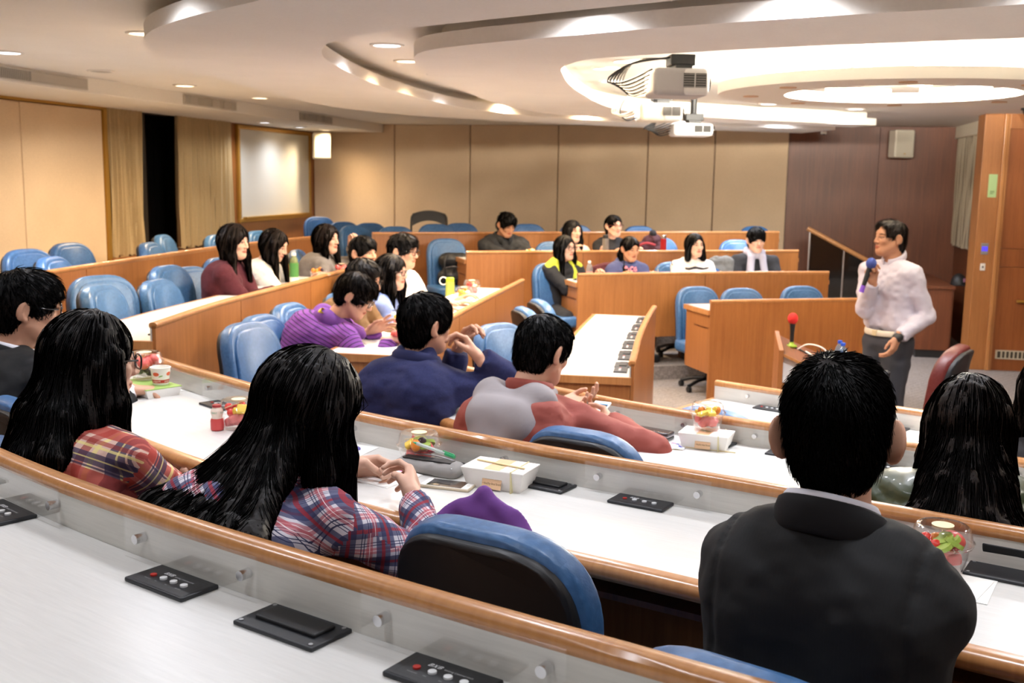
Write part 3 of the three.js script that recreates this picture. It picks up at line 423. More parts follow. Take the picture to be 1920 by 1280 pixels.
// row, x, z, height of the back, turn away from the row's facing, label
const CH = [
  ['back4', -3.49, -7.65, 0.9, -0.3, 'blue chair at the far left edge, front of three by the beige wall panels'], ['back4', -3.13, -7.25, 0.88, 0.1, 'low blue chair half hidden, second of three by the beige wall panels'], ['back4', -3.49, -8.4, 0.9, -0.2, 'blue chair, third of three by the beige wall panels'], ['back4', -2.92, -8.6, 0.9, 0.2, 'blue chair below the dark window, nearer the narrow curtain'], ['back4', -3.17, -9.7, 0.9, 0.3, 'blue chair below the dark window, set farther back'], ['back4', -2.72, -9.85, 0.9, 0, 'blue chair behind the woman in burgundy in the rear row'], ['back4', -2.53, -10.6, 0.9, 0, 'blue chair below the whiteboard in the rear row'], ['back4', -2.62, -14.4, 0.9, -0.75, 'large blue chair in the corner below the loudspeaker'], ['back4', -2.1, -13.2, 0.89, -0.6, 'blue chair by the far wall corner, second from the loudspeaker'], ['back4', -1.83, -12.3, 0.89, -0.5, 'blue chair before the far desk end, beside the raised fist'], ['back4', -1.75, -13.0, 0.89, -0.7, 'blue chair by the far wall behind the far desk end'],
  ['back3', -2.44, -6.28, 0.98, -0.55, 'wide blue chair turned sideways, leftmost of the middle rear row'], ['back3', -2.27, -5.85, 0.97, 0, 'blue chair in front of the wide turned chair'], ['back3', -2.2, -6.6, 0.93, 0, 'blue chair, middle of the empty middle rear row'], ['back3', -2.28, -7.05, 0.98, -0.1, 'tall blue chair just behind the middle one'], ['back3', -2.26, -7.42, 0.94, -0.35, 'narrow looking blue chair turned edge on beside the tall one'], ['back3', -2.13, -7.8, 0.98, -0.2, 'blue chair of the woman in burgundy'], ['back3', -1.75, -8.72, 0.98, 0.2, 'grey blue chair between the white jacket and the grey coat'],
  ['back2', -1.33, -5.3, 0.98, -0.2, 'nearest blue chair beside the purple hoodie wearer'], ['back2', -1.38, -5.82, 0.95, -0.1, 'second blue chair beside the purple hoodie wearer'], ['back2', -1.32, -6.3, 0.96, -0.1, 'third blue chair just behind the purple hoodie'], ['back2', -1.14, -7.0, 0.95, 0, 'blue chair mostly hidden behind the purple hood'],
  ['back1', -0.08, -6.35, 0.98, -0.6, 'blue chair between the navy coat and the cream desk'], ['back1', 0.1, -7.45, 0.95, 0.5, 'blue chair turned edge on behind the rust jacket wearer, left of two'], ['back1', 0.22, -7.95, 0.95, 0.5, 'blue chair turned edge on behind the rust jacket wearer, right of two'],
  ['far4', -1.32, -11.97, 0.9, 0, 'blue chair in the top row, leftmost behind the desk end'], ['far4', -0.88, -12.05, 0.93, 0, 'blue chair in the top row below the folded grey chair'], ['far4', -0.62, -12.4, 0.93, 0, 'blue chair beside the folded grey chair, to its right'], ['far4', 0.16, -12.45, 0.93, 0, 'blue chair in the top row behind the man in the black jacket'], ['far4', 0.72, -12.6, 0.92, 0, 'blue chair in the top row behind the woman with the white sleeve'], ['far4', 1.5, -12.8, 0.91, 0, 'blue chair in the top row behind the dark red bundle'], ['far4', 2.98, -13.25, 0.91, 0, 'blue chair in the top row, rightmost above the grey scarf wearer'],
  ['far3', -0.7, -11.0, 0.958, 0.2, 'blue chair holding a black bag at the aisle'], ['far3', 0.42, -11.25, 0.93, 0, 'blue chair behind the woman with the white sleeve'], ['far3', 1.57, -11.62, 0.97, 0, 'blue chair piled with the dark red bundle'], ['far3', 2.45, -11.75, 0.95, 0, 'empty blue chair behind the grey scarf wearer'],
  ['far2', 0.36, -10.05, 0.93, 0.25, 'blue chair of the woman in the black and lime jacket'], ['far2', 1.6, -10.65, 0.91, 0, 'blue chair of the woman in the striped sweater'], ['far2', 2.1, -10.75, 0.95, 0.1, 'blue chair with a grey coat over it beside the scarf wearer'],
  ['far1', 1.66, -9.6, 0.9, 0.1, 'blue chair at the aisle end of the empty far front row'], ['far1', 2.09, -9.72, 0.88, 0, 'blue chair in the middle of the empty far front row'], ['far1', 2.66, -9.8, 0.9, 0, 'blue chair on the right of the empty far front row'],
  ['near3', -0.035, -1.97, 0.94, 0, 'large blue chair with black back in the foreground'], ['near3', -1.5, -3.2, 0.9, 0.1, 'blue chair of the man in the black suit at the left edge'], ['near3', -1.22, -2.58, 0.93, 0.1, 'blue chair of the woman in the yellow and red plaid'], ['near3', 0.34, -1.42, 0.92, -0.05, 'blue chair of the foreground man in the black suit'], ['near3', -0.62, -2.25, 0.88, 0, 'blue chair under the woman in the navy and red plaid'],
  ['near2', 0.235, -3.38, 0.92, 0.1, 'blue chair beside the rust jacket wearer'], ['near1', 0.86, -4.42, 0.9, 0.1, 'blue chair pushed in at the front desk row'],
];
const chairAt = {};
CH.forEach(([row, x, z, T, turn, label], i) => {
  const k = +row.slice(-1), P = PATH[row], q = P.pos(P.near(x, z)), proto = makeChair(T, BLUE), c = proto; c.name = numbered('office_chair'); scene.add(c);
  c.position.set(x - q.nx * -0.0, RISE * k, z); c.rotation.y = Math.atan2(-q.nx, -q.nz) + turn; c.position.x -= Math.sin(c.rotation.y) * -0.24; c.position.z -= Math.cos(c.rotation.y) * -0.24;
  c.userData = { label, category: 'chair', group: 'blue leather chairs' };
});
{ const c = makeChair(1.12, MAROON); c.name = numbered('office_chair'); scene.add(c); c.position.set(2.2, 0, -5.85); c.rotation.y = -2.2; c.userData = { label: 'dark red leather chair behind the lectern', category: 'chair' }; }
{ // folded grey chair against the far wall
  const c = thing('folding_chair', 'grey folding chair with a curved open back by the far wall', 'chair', [-1.02, 0.52, -12.9], 0.1), m = std(0x4a4846, 0.6);
  const arc = []; for (let i = 0; i <= 12; i++) { const a = -1 + i / 6; arc.push([0.2 * a, 0.99 + 0.045 * (1 - a * a), -0.02 + 0.05 * a * a]); }
  mesh('back_frame', merge([tube([[-0.2, 0.0, 0.0], [-0.2, 0.5, 0], ...arc, [0.2, 0.5, 0], [0.2, 0, 0]], 0.012, 60, 8)]), m, c);
  const sh = new THREE.Shape(); sh.moveTo(-0.2, 0.99); sh.quadraticCurveTo(0, 1.07, 0.2, 0.99); sh.lineTo(0.2, 0.86); sh.quadraticCurveTo(0, 0.99, -0.2, 0.86); sh.lineTo(-0.2, 0.99); mesh('back_panel', new THREE.ExtrudeGeometry(sh, { depth: 0.012, bevelEnabled: false, curveSegments: 16 }), m, c);
  mesh('seat', box(0.38, 0.03, 0.38, 0, 0.45, 0.2, 0.01), m, c); for (const x of [-0.18, 0.18]) mesh('leg', tube([[x, 0, 0.35], [x, 0.45, 0.1]], 0.011, 4, 8), m, c);
}
// ---------- loudspeakers ----------
function speaker(label, pos, yaw, w, h, d, wall) {
  const s = thing('loudspeaker', label, 'loudspeaker', pos, yaw);
  mesh('cabinet', box(w, h, d, 0, 0, 0, 0.02), std(0xe4ddcc, 0.6), s); mesh('grille', box(w - 0.03, h - 0.03, 0.012, 0, 0, d / 2, 0.006), std(0xd2cab8, 0.8), s); mesh('badge', box(0.03, 0.012, 0.004, 0.0, -h * 0.36, d / 2 + 0.008), std(0xc9a24a, 0.4), s);
  mesh('bracket', merge([box(0.04, 0.06, wall, 0, -0.02, -d / 2 - wall / 2), box(0.1, 0.2, 0.012, 0, -0.02, -d / 2 - wall + 0.006)]), M.black, s);
}
speaker('white loudspeaker in the corner beside the whiteboard', [-2.72, 2.37, -15.25], 0.25, 0.24, 0.36, 0.22, 0.2);
speaker('white loudspeaker high on the brown wood wall', [4.95, 2.47, -13.9], 0.1, 0.26, 0.35, 0.2, 0.16);
// ---------- projectors ----------
function projector(label, pos, yaw, w, h, d, ceilH, body, cablesM, detail) {
  const p = thing('projector', label, 'projector', pos, yaw);
  mesh('body', box(w, h, d, 0, 0, 0, 0.03), body, p); mesh('side_panel', box(w * 0.5, h * 0.96, d * 1.01, w * 0.25, 0, 0.004, 0.028), detail ? std(0xd9d8d6, 0.5) : body, p);
  for (let i = 0; i < 2; i++) { const gr = mesh('vent_grille', box(w * 0.19, h * 0.5, 0.006, w * (0.12 + 0.21 * i), h * 0.05, d * 0.505 + 0.004), std(0x3b3a38, 0.7), p); if (detail) for (let j = 0; j < 6; j++) mesh('slat', box(w * 0.19, 0.003, 0.004, w * (0.12 + 0.21 * i), h * (-0.17 + 0.085 * j), d * 0.505 + 0.008), std(0x9a9896, 0.5), gr); }
  mesh('lens_hood', new THREE.CylinderGeometry(0.035, 0.04, 0.04, 18).rotateZ(Math.PI / 2).translate(w / 2 + 0.01, 0, 0), M.blackGloss, p);
  mesh('mount', merge([box(w * 0.45, 0.06, d * 0.5, 0.02, h / 2 + 0.05, 0, 0.008), cyl(0.028, 0.028, ceilH - pos[1] - h / 2 - 0.06, 0.02, (ceilH - pos[1] + h / 2 + 0.06) / 2, 0, 12), box(w * 0.3, 0.02, d * 0.6, 0.02, h / 2 + 0.012, 0)]), M.black, p);
  cablesM.forEach(([m, k]) => { for (let i = 0; i < k; i++) { const r = 0.1 + 0.02 * i, zz = (i - k / 2) * 0.02; mesh('cable', tube([[-w * 0.05, h / 2 + 0.07, zz], [-w / 2 - r * 0.7, h / 2 + 0.05 - 0.008 * i, zz * 2], [-w / 2 - r * 1.25, 0.0, zz * 2.4], [-w / 2 - r * 0.8, -h * 0.42 + 0.012 * i, zz * 1.5], [-w / 2 + 0.01, -h * 0.25 + 0.022 * i, zz]], 0.0055, 28, 6), m, p); } });
}
const bodyGrey = phys(0xa7a4a4, 0.45), cableW = std(0xd8cfbb, 0.6);
projector('large grey projector with black cables hanging under the inner band', [0.895, 2.5, -6.1], 0.06, 0.31, 0.15, 0.3, SOFFIT + 0.1, bodyGrey, [[M.black, 6]], true);
projector('cream projector with white cables below the grey one', [1.05, 2.455, -8.0], 0.06, 0.31, 0.13, 0.28, CEIL, phys(0xe6e0d0, 0.45), [[cableW, 4], [M.black, 1]], true);
projector('small white projector with bundled black cables, lowest of the three', [1.5, 2.395, -9.3], 0.05, 0.34, 0.11, 0.26, CEIL, phys(0xdfe1e4, 0.45), [[M.black, 6]], false);
// ---------- implicit surfaces for people ----------
const CAP = (a, b, ra, rb, k = 0.03, o = {}) => ({ t: 0, a, b, ra, rb, k, ...o });
const ELL = (c, r, k = 0.03, o = {}) => ({ t: 1, c, r, k, ...o });          // o.q: quaternion, o.sub: carve
const EMAT = new THREE.Vector3();
function prep(p) {
  if (p.t === 0) { p.ba = [p.b[0] - p.a[0], p.b[1] - p.a[1], p.b[2] - p.a[2]]; p.l2 = p.ba[0] ** 2 + p.ba[1] ** 2 + p.ba[2] ** 2 + 1e-12; p.l = Math.sqrt(p.l2); const r = Math.max(p.ra, p.rb); p.lo = [0, 1, 2].map(i => Math.min(p.a[i], p.b[i]) - r); p.hi = [0, 1, 2].map(i => Math.max(p.a[i], p.b[i]) + r); }
  else { const r = p.q ? Math.max(...p.r) : 0; p.lo = p.c.map((x, i) => x - (r || p.r[i])); p.hi = p.c.map((x, i) => x + (r || p.r[i])); if (p.q) { const m = new THREE.Matrix4().makeRotationFromQuaternion(p.q).elements; p.m = m; } }
  return p;
}
function dist(p, x, y, z) {
  if (p.t === 0) {
    const px = x - p.a[0], py = y - p.a[1], pz = z - p.a[2]; const h0 = (px * p.ba[0] + py * p.ba[1] + pz * p.ba[2]) / p.l2, h = h0 < 0 ? 0 : h0 > 1 ? 1 : h0;
    const dx = px - p.ba[0] * h, dy = py - p.ba[1] * h, dz = pz - p.ba[2] * h; let d = Math.sqrt(dx * dx + dy * dy + dz * dz) - (p.ra + (p.rb - p.ra) * h);
    if (p.flat) { const e = (h0 - 1) * p.l; if (e > d) d = e; }
    return d;
  }
  let px = x - p.c[0], py = y - p.c[1], pz = z - p.c[2];
  if (p.m) { const m = p.m, a = m[0] * px + m[1] * py + m[2] * pz, b = m[4] * px + m[5] * py + m[6] * pz, c = m[8] * px + m[9] * py + m[10] * pz; px = a; py = b; pz = c; }
  const ax = px / p.r[0], ay = py / p.r[1], az = pz / p.r[2], k0 = Math.sqrt(ax * ax + ay * ay + az * az), bx = ax / p.r[0], by = ay / p.r[1], bz = az / p.r[2], k1 = Math.sqrt(bx * bx + by * by + bz * bz);
  return k1 < 1e-9 ? -Math.min(...p.r) : k0 * (k0 - 1) / k1;
}
function comb(f, d, p) {
  if (p.sub) { d = -d; const h = Math.max(p.k - Math.abs(f - d), 0) / p.k; return Math.max(f, d) + h * h * p.k * 0.25; }
  const h = Math.max(p.k - Math.abs(f - d), 0) / p.k; return Math.min(f, d) - h * h * p.k * 0.25;
}
function evalAll(prims, x, y, z) { let f = 1; for (const p of prims) f = comb(f, dist(p, x, y, z), p); return f; }
// naive surface nets over the joined primitives; disp(x,y,z,owner) is subtracted near the surface
function skin(prims, h, disp) {
  prims.forEach(prep); const lo = [1e9, 1e9, 1e9], hi = [-1e9, -1e9, -1e9];
  for (const p of prims) if (!p.sub) for (let i = 0; i < 3; i++) { lo[i] = Math.min(lo[i], p.lo[i]); hi[i] = Math.max(hi[i], p.hi[i]); }
  for (let i = 0; i < 3; i++) { lo[i] -= 2.5 * h + 0.012; hi[i] += 2.5 * h + 0.012; }
  const n = [0, 1, 2].map(i => Math.ceil((hi[i] - lo[i]) / h) + 1), N = n[0] * n[1] * n[2], F = new Float32Array(N).fill(1), O = new Uint8Array(N), B = new Float32Array(N).fill(1e9), sx = 1, sy = n[0], sz = n[0] * n[1];
  prims.forEach((p, pi) => {
    const m = p.k + 3 * h, a = [], b = []; for (let i = 0; i < 3; i++) { a[i] = Math.max(0, Math.floor((p.lo[i] - m - lo[i]) / h)); b[i] = Math.min(n[i] - 1, Math.ceil((p.hi[i] + m - lo[i]) / h)); }
    for (let k = a[2]; k <= b[2]; k++) for (let j = a[1]; j <= b[1]; j++) { let id = a[0] + j * sy + k * sz; for (let i = a[0]; i <= b[0]; i++, id++) { const d = dist(p, lo[0] + i * h, lo[1] + j * h, lo[2] + k * h); F[id] = comb(F[id], d, p); if (!p.sub && d < B[id]) { B[id] = d; O[id] = pi; } } }
  });
  if (disp) for (let k = 0, id = 0; k < n[2]; k++) for (let j = 0; j < n[1]; j++) for (let i = 0; i < n[0]; i++, id++) if (F[id] < 0.04 && F[id] > -0.04) F[id] -= disp(lo[0] + i * h, lo[1] + j * h, lo[2] + k * h, prims[O[id]]);
  const map = new Int32Array(N).fill(-1), pos = [], nor = [], own = [], idx = [], C = [0, sx, sy, sx + sy, sz, sx + sz, sy + sz, sx + sy + sz], E = [[0, 1], [2, 3], [4, 5], [6, 7], [0, 2], [1, 3], [4, 6], [5, 7], [0, 4], [1, 5], [2, 6], [3, 7]];
  for (let k = 0; k < n[2] - 1; k++) for (let j = 0; j < n[1] - 1; j++) for (let i = 0; i < n[0] - 1; i++) {
    const id = i + j * sy + k * sz; let s = 0; for (let c = 0; c < 8; c++) if (F[id + C[c]] < 0) s |= 1 << c; if (s === 0 || s === 255) continue;
    let x = 0, y = 0, z = 0, m = 0;
    for (const [a, b] of E) if (((s >> a) & 1) !== ((s >> b) & 1)) { const fa = F[id + C[a]], t = fa / (fa - F[id + C[b]]); x += (a & 1) + ((b & 1) - (a & 1)) * t; y += ((a >> 1) & 1) + (((b >> 1) & 1) - ((a >> 1) & 1)) * t; z += (a >> 2) + ((b >> 2) - (a >> 2)) * t; m++; }
    x /= m; y /= m; z /= m; map[id] = pos.length / 3; pos.push(lo[0] + (i + x) * h, lo[1] + (j + y) * h, lo[2] + (k + z) * h); own.push(O[id]);
    const L = (a, b, t) => a + (b - a) * t, f = c => F[id + C[c]];
    let gx = L(L(f(1) - f(0), f(3) - f(2), y), L(f(5) - f(4), f(7) - f(6), y), z), gy = L(L(f(2) - f(0), f(3) - f(1), x), L(f(6) - f(4), f(7) - f(5), x), z), gz = L(L(f(4) - f(0), f(5) - f(1), x), L(f(6) - f(2), f(7) - f(3), x), y);
    const g = Math.hypot(gx, gy, gz) || 1; nor.push(gx / g, gy / g, gz / g);
  }
  for (let k = 1; k < n[2] - 1; k++) for (let j = 1; j < n[1] - 1; j++) for (let i = 1; i < n[0] - 1; i++) {
    const id = i + j * sy + k * sz, f0 = F[id] < 0;
    const quad = (a, b, c, d, fl) => { if (a < 0 || b < 0 || c < 0 || d < 0) return; if (fl) idx.push(a, b, c, a, c, d); else idx.push(a, c, b, a, d, c); };
    if (f0 !== F[id + sx] < 0) quad(map[id - sy - sz], map[id - sz], map[id], map[id - sy], f0);
    if (f0 !== F[id + sy] < 0) quad(map[id - sx - sz], map[id - sx], map[id], map[id - sz], f0);
    if (f0 !== F[id + sz] < 0) quad(map[id - sx - sy], map[id - sy], map[id], map[id - sx], f0);
  }
  return { pos, nor, idx, own, prims };
}
function toGeo(s, base, color) {
  const g = new THREE.BufferGeometry(), P = new Float32Array(s.pos); for (let i = 0; i < P.length; i += 3) { P[i] -= base[0]; P[i + 1] -= base[1]; P[i + 2] -= base[2]; }
  g.setAttribute('position', new THREE.BufferAttribute(P, 3)); g.setAttribute('normal', new THREE.BufferAttribute(new Float32Array(s.nor), 3));
  if (color) { const c = new Float32Array(P.length); for (let i = 0; i < P.length; i += 3) { const k = color(s.pos[i], s.pos[i + 1], s.pos[i + 2]); c[i] = k[0]; c[i + 1] = k[1]; c[i + 2] = k[2]; } g.setAttribute('color', new THREE.BufferAttribute(c, 3)); }
  g.setIndex(s.idx); return g;
}
// garment uv: each triangle is unwrapped around the bone that owns it, as cut cloth is
function clothGeo(s, base, side, fwd, pel) {
  const n = s.idx.length, P = new Float32Array(n * 3), Nn = new Float32Array(n * 3), U = new Float32Array(n * 2), fr = new Map();
  const F = pi => { if (fr.has(pi)) return fr.get(pi); const p = s.prims[pi]; let r; if (p.limb) { const d = V(...p.ba).normalize(), x = V(side[0], side[1], side[2]); x.addScaledVector(d, -x.dot(d)); if (x.lengthSq() < 0.05) { x.set(fwd[0], fwd[1], fwd[2]); x.addScaledVector(d, -x.dot(d)); } x.normalize(); r = { d, x, y: d.clone().cross(x), o: V(...p.a), v0: p.v0 || 0, R: (p.ra + p.rb) / 2 }; } else r = null; fr.set(pi, r); return r; };
  for (let t = 0; t < n; t += 3) {
    const v = [s.idx[t], s.idx[t + 1], s.idx[t + 2]]; let f = F(s.own[v[0]]), u0; if (f && f.v0 === 0) { const i = v[0] * 3; if (V(s.pos[i], s.pos[i + 1], s.pos[i + 2]).sub(f.o).dot(f.d) < 0.015) f = null; }
    for (let q = 0; q < 3; q++) {
      const i = v[q] * 3, o = (t + q), x = s.pos[i], y = s.pos[i + 1], z = s.pos[i + 2]; P.set([x - base[0], y - base[1], z - base[2]], o * 3); Nn.set(s.nor.slice(i, i + 3), o * 3);
      let a, R, vv; if (f) { const w = V(x, y, z).sub(f.o); a = Math.atan2(w.dot(f.y), w.dot(f.x)); R = f.R; vv = f.v0 + w.dot(f.d); } else { const wx = x - pel[0], wz = z - pel[2]; a = wx * side[0] + wz * side[2]; R = 1; vv = y - pel[1] + 0.6 * (wx * fwd[0] + wz * fwd[2]); }
      if (q === 0) u0 = a; else { if (a - u0 > Math.PI) a -= 2 * Math.PI; if (a - u0 < -Math.PI) a += 2 * Math.PI; } U.set([a * R, vv], o * 2);
    }
  }
  const g = new THREE.BufferGeometry(); g.setAttribute('position', new THREE.BufferAttribute(P, 3)); g.setAttribute('normal', new THREE.BufferAttribute(Nn, 3)); g.setAttribute('uv', new THREE.BufferAttribute(U, 2)); return g;
}
// ---------- heads, hands ----------
function headPrims(f, ears = 0) { // head frame: y up, z to the face
  const w = f ? 0.95 : 1, P = [
    ELL([0, 0.03, -0.012], [0.073 * w, 0.083, 0.092], 0.03), ELL([0, -0.03, 0.022], [0.058 * w, 0.078, 0.066], 0.03), CAP([0, -0.088, 0.058], [0, -0.082, 0.05], f ? 0.02 : 0.024, 0.026, 0.035),
    CAP([0.05 * w, -0.05, 0.005], [0.022, -0.088, 0.05], 0.02, 0.019, 0.035), CAP([-0.05 * w, -0.05, 0.005], [-0.022, -0.088, 0.05], 0.02, 0.019, 0.035), ELL([0, 0.03, 0.066], [0.05, 0.022, 0.018], 0.02),
    ELL([0.04 * w, -0.018, 0.062], [0.018, 0.02, 0.018], 0.02), ELL([-0.04 * w, -0.018, 0.062], [0.018, 0.02, 0.018], 0.02),
    ELL([0.031, 0.008, 0.096], [0.019, 0.013, 0.015], 0.012, { sub: 1 }), ELL([-0.031, 0.008, 0.096], [0.019, 0.013, 0.015], 0.012, { sub: 1 }),
    ELL([0.031, 0.005, 0.072], [0.0145, 0.0115, 0.0125], 0.004), ELL([-0.031, 0.005, 0.072], [0.0145, 0.0115, 0.0125], 0.004),
    CAP([0, 0.012, 0.086], [0, -0.024, 0.103], 0.0075, 0.0105, 0.014), ELL([0.0105, -0.028, 0.093], [0.008, 0.007, 0.01], 0.008), ELL([-0.0105, -0.028, 0.093], [0.008, 0.007, 0.01], 0.008),
    ELL([0, -0.052, 0.084], [0.021, 0.0055, 0.011], 0.006), ELL([0, -0.061, 0.083], [0.018, 0.006, 0.01], 0.006),
    CAP([0, -0.05, -0.025], [0, -0.17, -0.045], f ? 0.046 : 0.055, f ? 0.05 : 0.06, 0.03)];
  for (const s of [-1, 1]) { const q = new THREE.Quaternion().setFromEuler(new THREE.Euler(0.15, s * -(0.45 + 0.4 * ears), s * -0.12)), eo = 0.006 * ears, es = 1 + 0.12 * ears; P.push(ELL([s * (0.085 * w + eo), -0.002 - 0.012 * ears, -0.018], [0.0085, 0.034 * es, 0.022 * es], 0.008, { q }), ELL([s * (0.0925 * w + eo), 0.004 - 0.012 * ears, -0.008], [0.007, 0.021, 0.011], 0.005, { q, sub: 1 }), ELL([s * (0.081 * w + eo), -0.029 - 0.012 * ears, -0.01], [0.0085, 0.011, 0.009], 0.006)); }
  return P;
}
function faceColor(x, y, z) {
  if (z < 0.04) return [1, 1, 1];
  const ax = Math.abs(x), ex = (ax - 0.031) / 0.0135, ey = (y - 0.0045) / 0.0062;
  if (ex * ex + ey * ey < 1 && z < 0.095) { const ir = Math.hypot(ax - 0.0305, y - 0.005); return ir < 0.0062 ? [0.03, 0.02, 0.015] : [0.95, 1.05, 1.15]; }
  if (ex * ex * 0.8 + ey * ey < 1.9 && y > 0.006 && z < 0.097) return [0.18, 0.13, 0.11];
  const bx = (ax - 0.033) / 0.021, by = (y - 0.0285 + 0.004 * bx * bx) / 0.0042; if (bx * bx + by * by < 1) return [0.1, 0.075, 0.06];
  const lx = x / 0.024, ly = (y + 0.0565) / 0.0095; if (lx * lx + ly * ly < 1 && z > 0.075) return Math.abs(y + 0.0562) < 0.0012 ? [0.4, 0.18, 0.16] : [0.85, 0.5, 0.48];
  if (Math.hypot(ax - 0.009, y + 0.0345) < 0.0042 && z > 0.085) return [0.3, 0.17, 0.13];
  return [1, 1, 1];
}
const headCache = {};
function headGeo(f, h, e) { const k = f + '_' + h + '_' + e; if (!headCache[k]) headCache[k] = toGeo(skin(headPrims(f, e), h), [0, 0, 0], faceColor); return headCache[k].clone(); }
function handPrims(s, t, curl, sc, spread = 1) { // wrist at origin, fingers along z, palm towards -y, thumb on side t
  const P = [], k = 0.004 * sc, S = v => v.map(x => x * sc);
  const fx = [0.0275, 0.0095, -0.0095, -0.027], fz = [0.086, 0.09, 0.085, 0.077], len = [[0.042, 0.026, 0.022], [0.046, 0.029, 0.023], [0.043, 0.027, 0.022], [0.033, 0.021, 0.019]];
  for (let i = 0; i < 4; i++) P.push(CAP(S([t * fx[i] * 0.72, 0, 0.004]), S([t * fx[i], 0.002, fz[i]]), 0.0155 * sc, 0.0115 * sc, 0.014 * sc));
  P.push(ELL(S([t * 0.014, -0.008, 0.035]), S([0.02, 0.014, 0.03]), 0.012 * sc));
  for (let i = 0; i < 4; i++) {
    let p = [t * fx[i], 0.002, fz[i]], a = 0; const c = Array.isArray(curl) ? curl[i] : curl, sp = t * (1.5 - i) * 0.07 * spread;
    for (let j = 0; j < 3; j++) { a += c * [0.75, 1.05, 0.7][j]; const q = [p[0] + Math.sin(sp) * len[i][j], p[1] - Math.sin(a) * len[i][j], p[2] + Math.cos(a) * len[i][j] * Math.cos(sp)]; P.push(CAP(S(p), S(q), [0.0095, 0.0088, 0.008][j] * sc, [0.0088, 0.008, 0.0068][j] * sc, k)); p = q; }
  }
  const th = Array.isArray(curl) ? curl[4] : curl; const T = [[t * 0.02, -0.008, 0.02], [t * (0.043 - 0.008 * th), -0.014 - 0.012 * th, 0.05], [t * (0.052 - 0.03 * th), -0.02 - 0.022 * th, 0.08 - 0.004 * th], [t * (0.055 - 0.048 * th), -0.024 - 0.026 * th, 0.104 - 0.008 * th]];
  for (let i = 0; i < 3; i++) P.push(CAP(S(T[i]), S(T[i + 1]), [0.0145, 0.0108, 0.0095][i] * sc, [0.0108, 0.0095, 0.0075][i] * sc, i ? k : 0.012 * sc));
  P.push(CAP(S([0, 0, -0.03]), S([0, 0, 0.012]), 0.023 * sc, 0.021 * sc, 0.016 * sc));
  return P;
}
const whiteCol = (g) => { g.setAttribute('color', new THREE.BufferAttribute(new Float32Array(g.attributes.position.count * 3).fill(1), 3)); return g; };
// ---------- strands of hair growing along a hair surface ----------
function strands(surf, prims, whorl, up, n, len, rad, opt = {}) {
  const pos = [], nor = [], idx = [], nv = surf.pos.length / 3, grav = opt.grav ?? 0.3, wav = opt.wave ?? 0;
  const grad = (x, y, z) => { const e = 0.004; const a = evalAll(prims, x + e, y, z) - evalAll(prims, x - e, y, z), b = evalAll(prims, x, y + e, z) - evalAll(prims, x, y - e, z), c = evalAll(prims, x, y, z + e) - evalAll(prims, x, y, z - e), l = Math.hypot(a, b, c) || 1; return [a / l, b / l, c / l]; };
  for (let s = 0; s < n; s++) {
    const v = Math.floor(rnd() * nv) * 3; let p = [surf.pos[v], surf.pos[v + 1], surf.pos[v + 2]]; if (opt.skip && opt.skip(p)) continue;
    const L = len * rr(0.55, 1.2), seg = opt.seg ?? 7, st = L / seg, lift = rr(0.0, opt.lift ?? 0.006), jit = [rr(-1, 1), rr(-1, 1), rr(-1, 1)].map(x => x * (opt.jit ?? 0.25)), ph = rr(0, 6.28), pts = [];
    let drop = false;
    for (let i = 0; i <= seg; i++) {
      const nn = grad(...p), d = evalAll(prims, ...p), f = i / seg; if (i) { const off = (0.0005 + lift * f) - d; if (!(drop && off < 0)) p = p.map((x, q) => x + nn[q] * clamp(off, -0.02, 0.02)); }
      pts.push([...p, ...nn]);
      let w = [p[0] - whorl[0], p[1] - whorl[1], p[2] - whorl[2]], wl = Math.hypot(...w) || 1; const g = grav;
      let dir = [w[0] / wl + jit[0], w[1] / wl - g + jit[1], w[2] / wl + jit[2]]; if (wl > (opt.reach ?? 0.2)) dir = [jit[0] * 0.5 + wav * Math.sin(ph + i), -1, jit[2] * 0.5 + wav * Math.cos(ph + i * 1.3)];
      const dn = dir[0] * nn[0] + dir[1] * nn[1] + dir[2] * nn[2]; dir = dir.map((x, q) => x - nn[q] * dn); const dl = Math.hypot(...dir) || 1; p = p.map((x, q) => x + dir[q] / dl * st);
    }
    const b0 = pos.length / 3;
    for (let i = 0; i <= seg; i++) {
      const a = pts[i], b = pts[Math.min(seg, i + 1)], c = pts[Math.max(0, i - 1)]; let d = [b[0] - c[0], b[1] - c[1], b[2] - c[2]]; const dl = Math.hypot(...d) || 1; d = d.map(x => x / dl);
      const nn = [a[3], a[4], a[5]], sd = [d[1] * nn[2] - d[2] * nn[1], d[2] * nn[0] - d[0] * nn[2], d[0] * nn[1] - d[1] * nn[0]], r = rad * (1 - 0.75 * (i / seg) ** 2);
      for (const [cx, cy] of [[1, -0.4], [0, 0.8], [-1, -0.4]]) { pos.push(a[0] + (sd[0] * cx + nn[0] * cy) * r, a[1] + (sd[1] * cx + nn[1] * cy) * r, a[2] + (sd[2] * cx + nn[2] * cy) * r); const l = Math.hypot(cx, cy); nor.push((sd[0] * cx + nn[0] * cy) / l, (sd[1] * cx + nn[1] * cy) / l, (sd[2] * cx + nn[2] * cy) / l); }
      if (i) for (let q = 0; q < 3; q++) { const e = b0 + (i - 1) * 3, f = b0 + i * 3, q1 = (q + 1) % 3; idx.push(e + q, e + q1, f + q1, e + q, f + q1, f + q); }
    }
  }
  return { pos, nor, idx };
}
function joinSurf(a, b) { const o = a.pos.length / 3; const pos = a.pos.concat(b.pos), nor = a.nor.concat(b.nor), idx = a.idx.slice(); for (const i of b.idx) idx.push(i + o); return { pos, nor, idx }; }
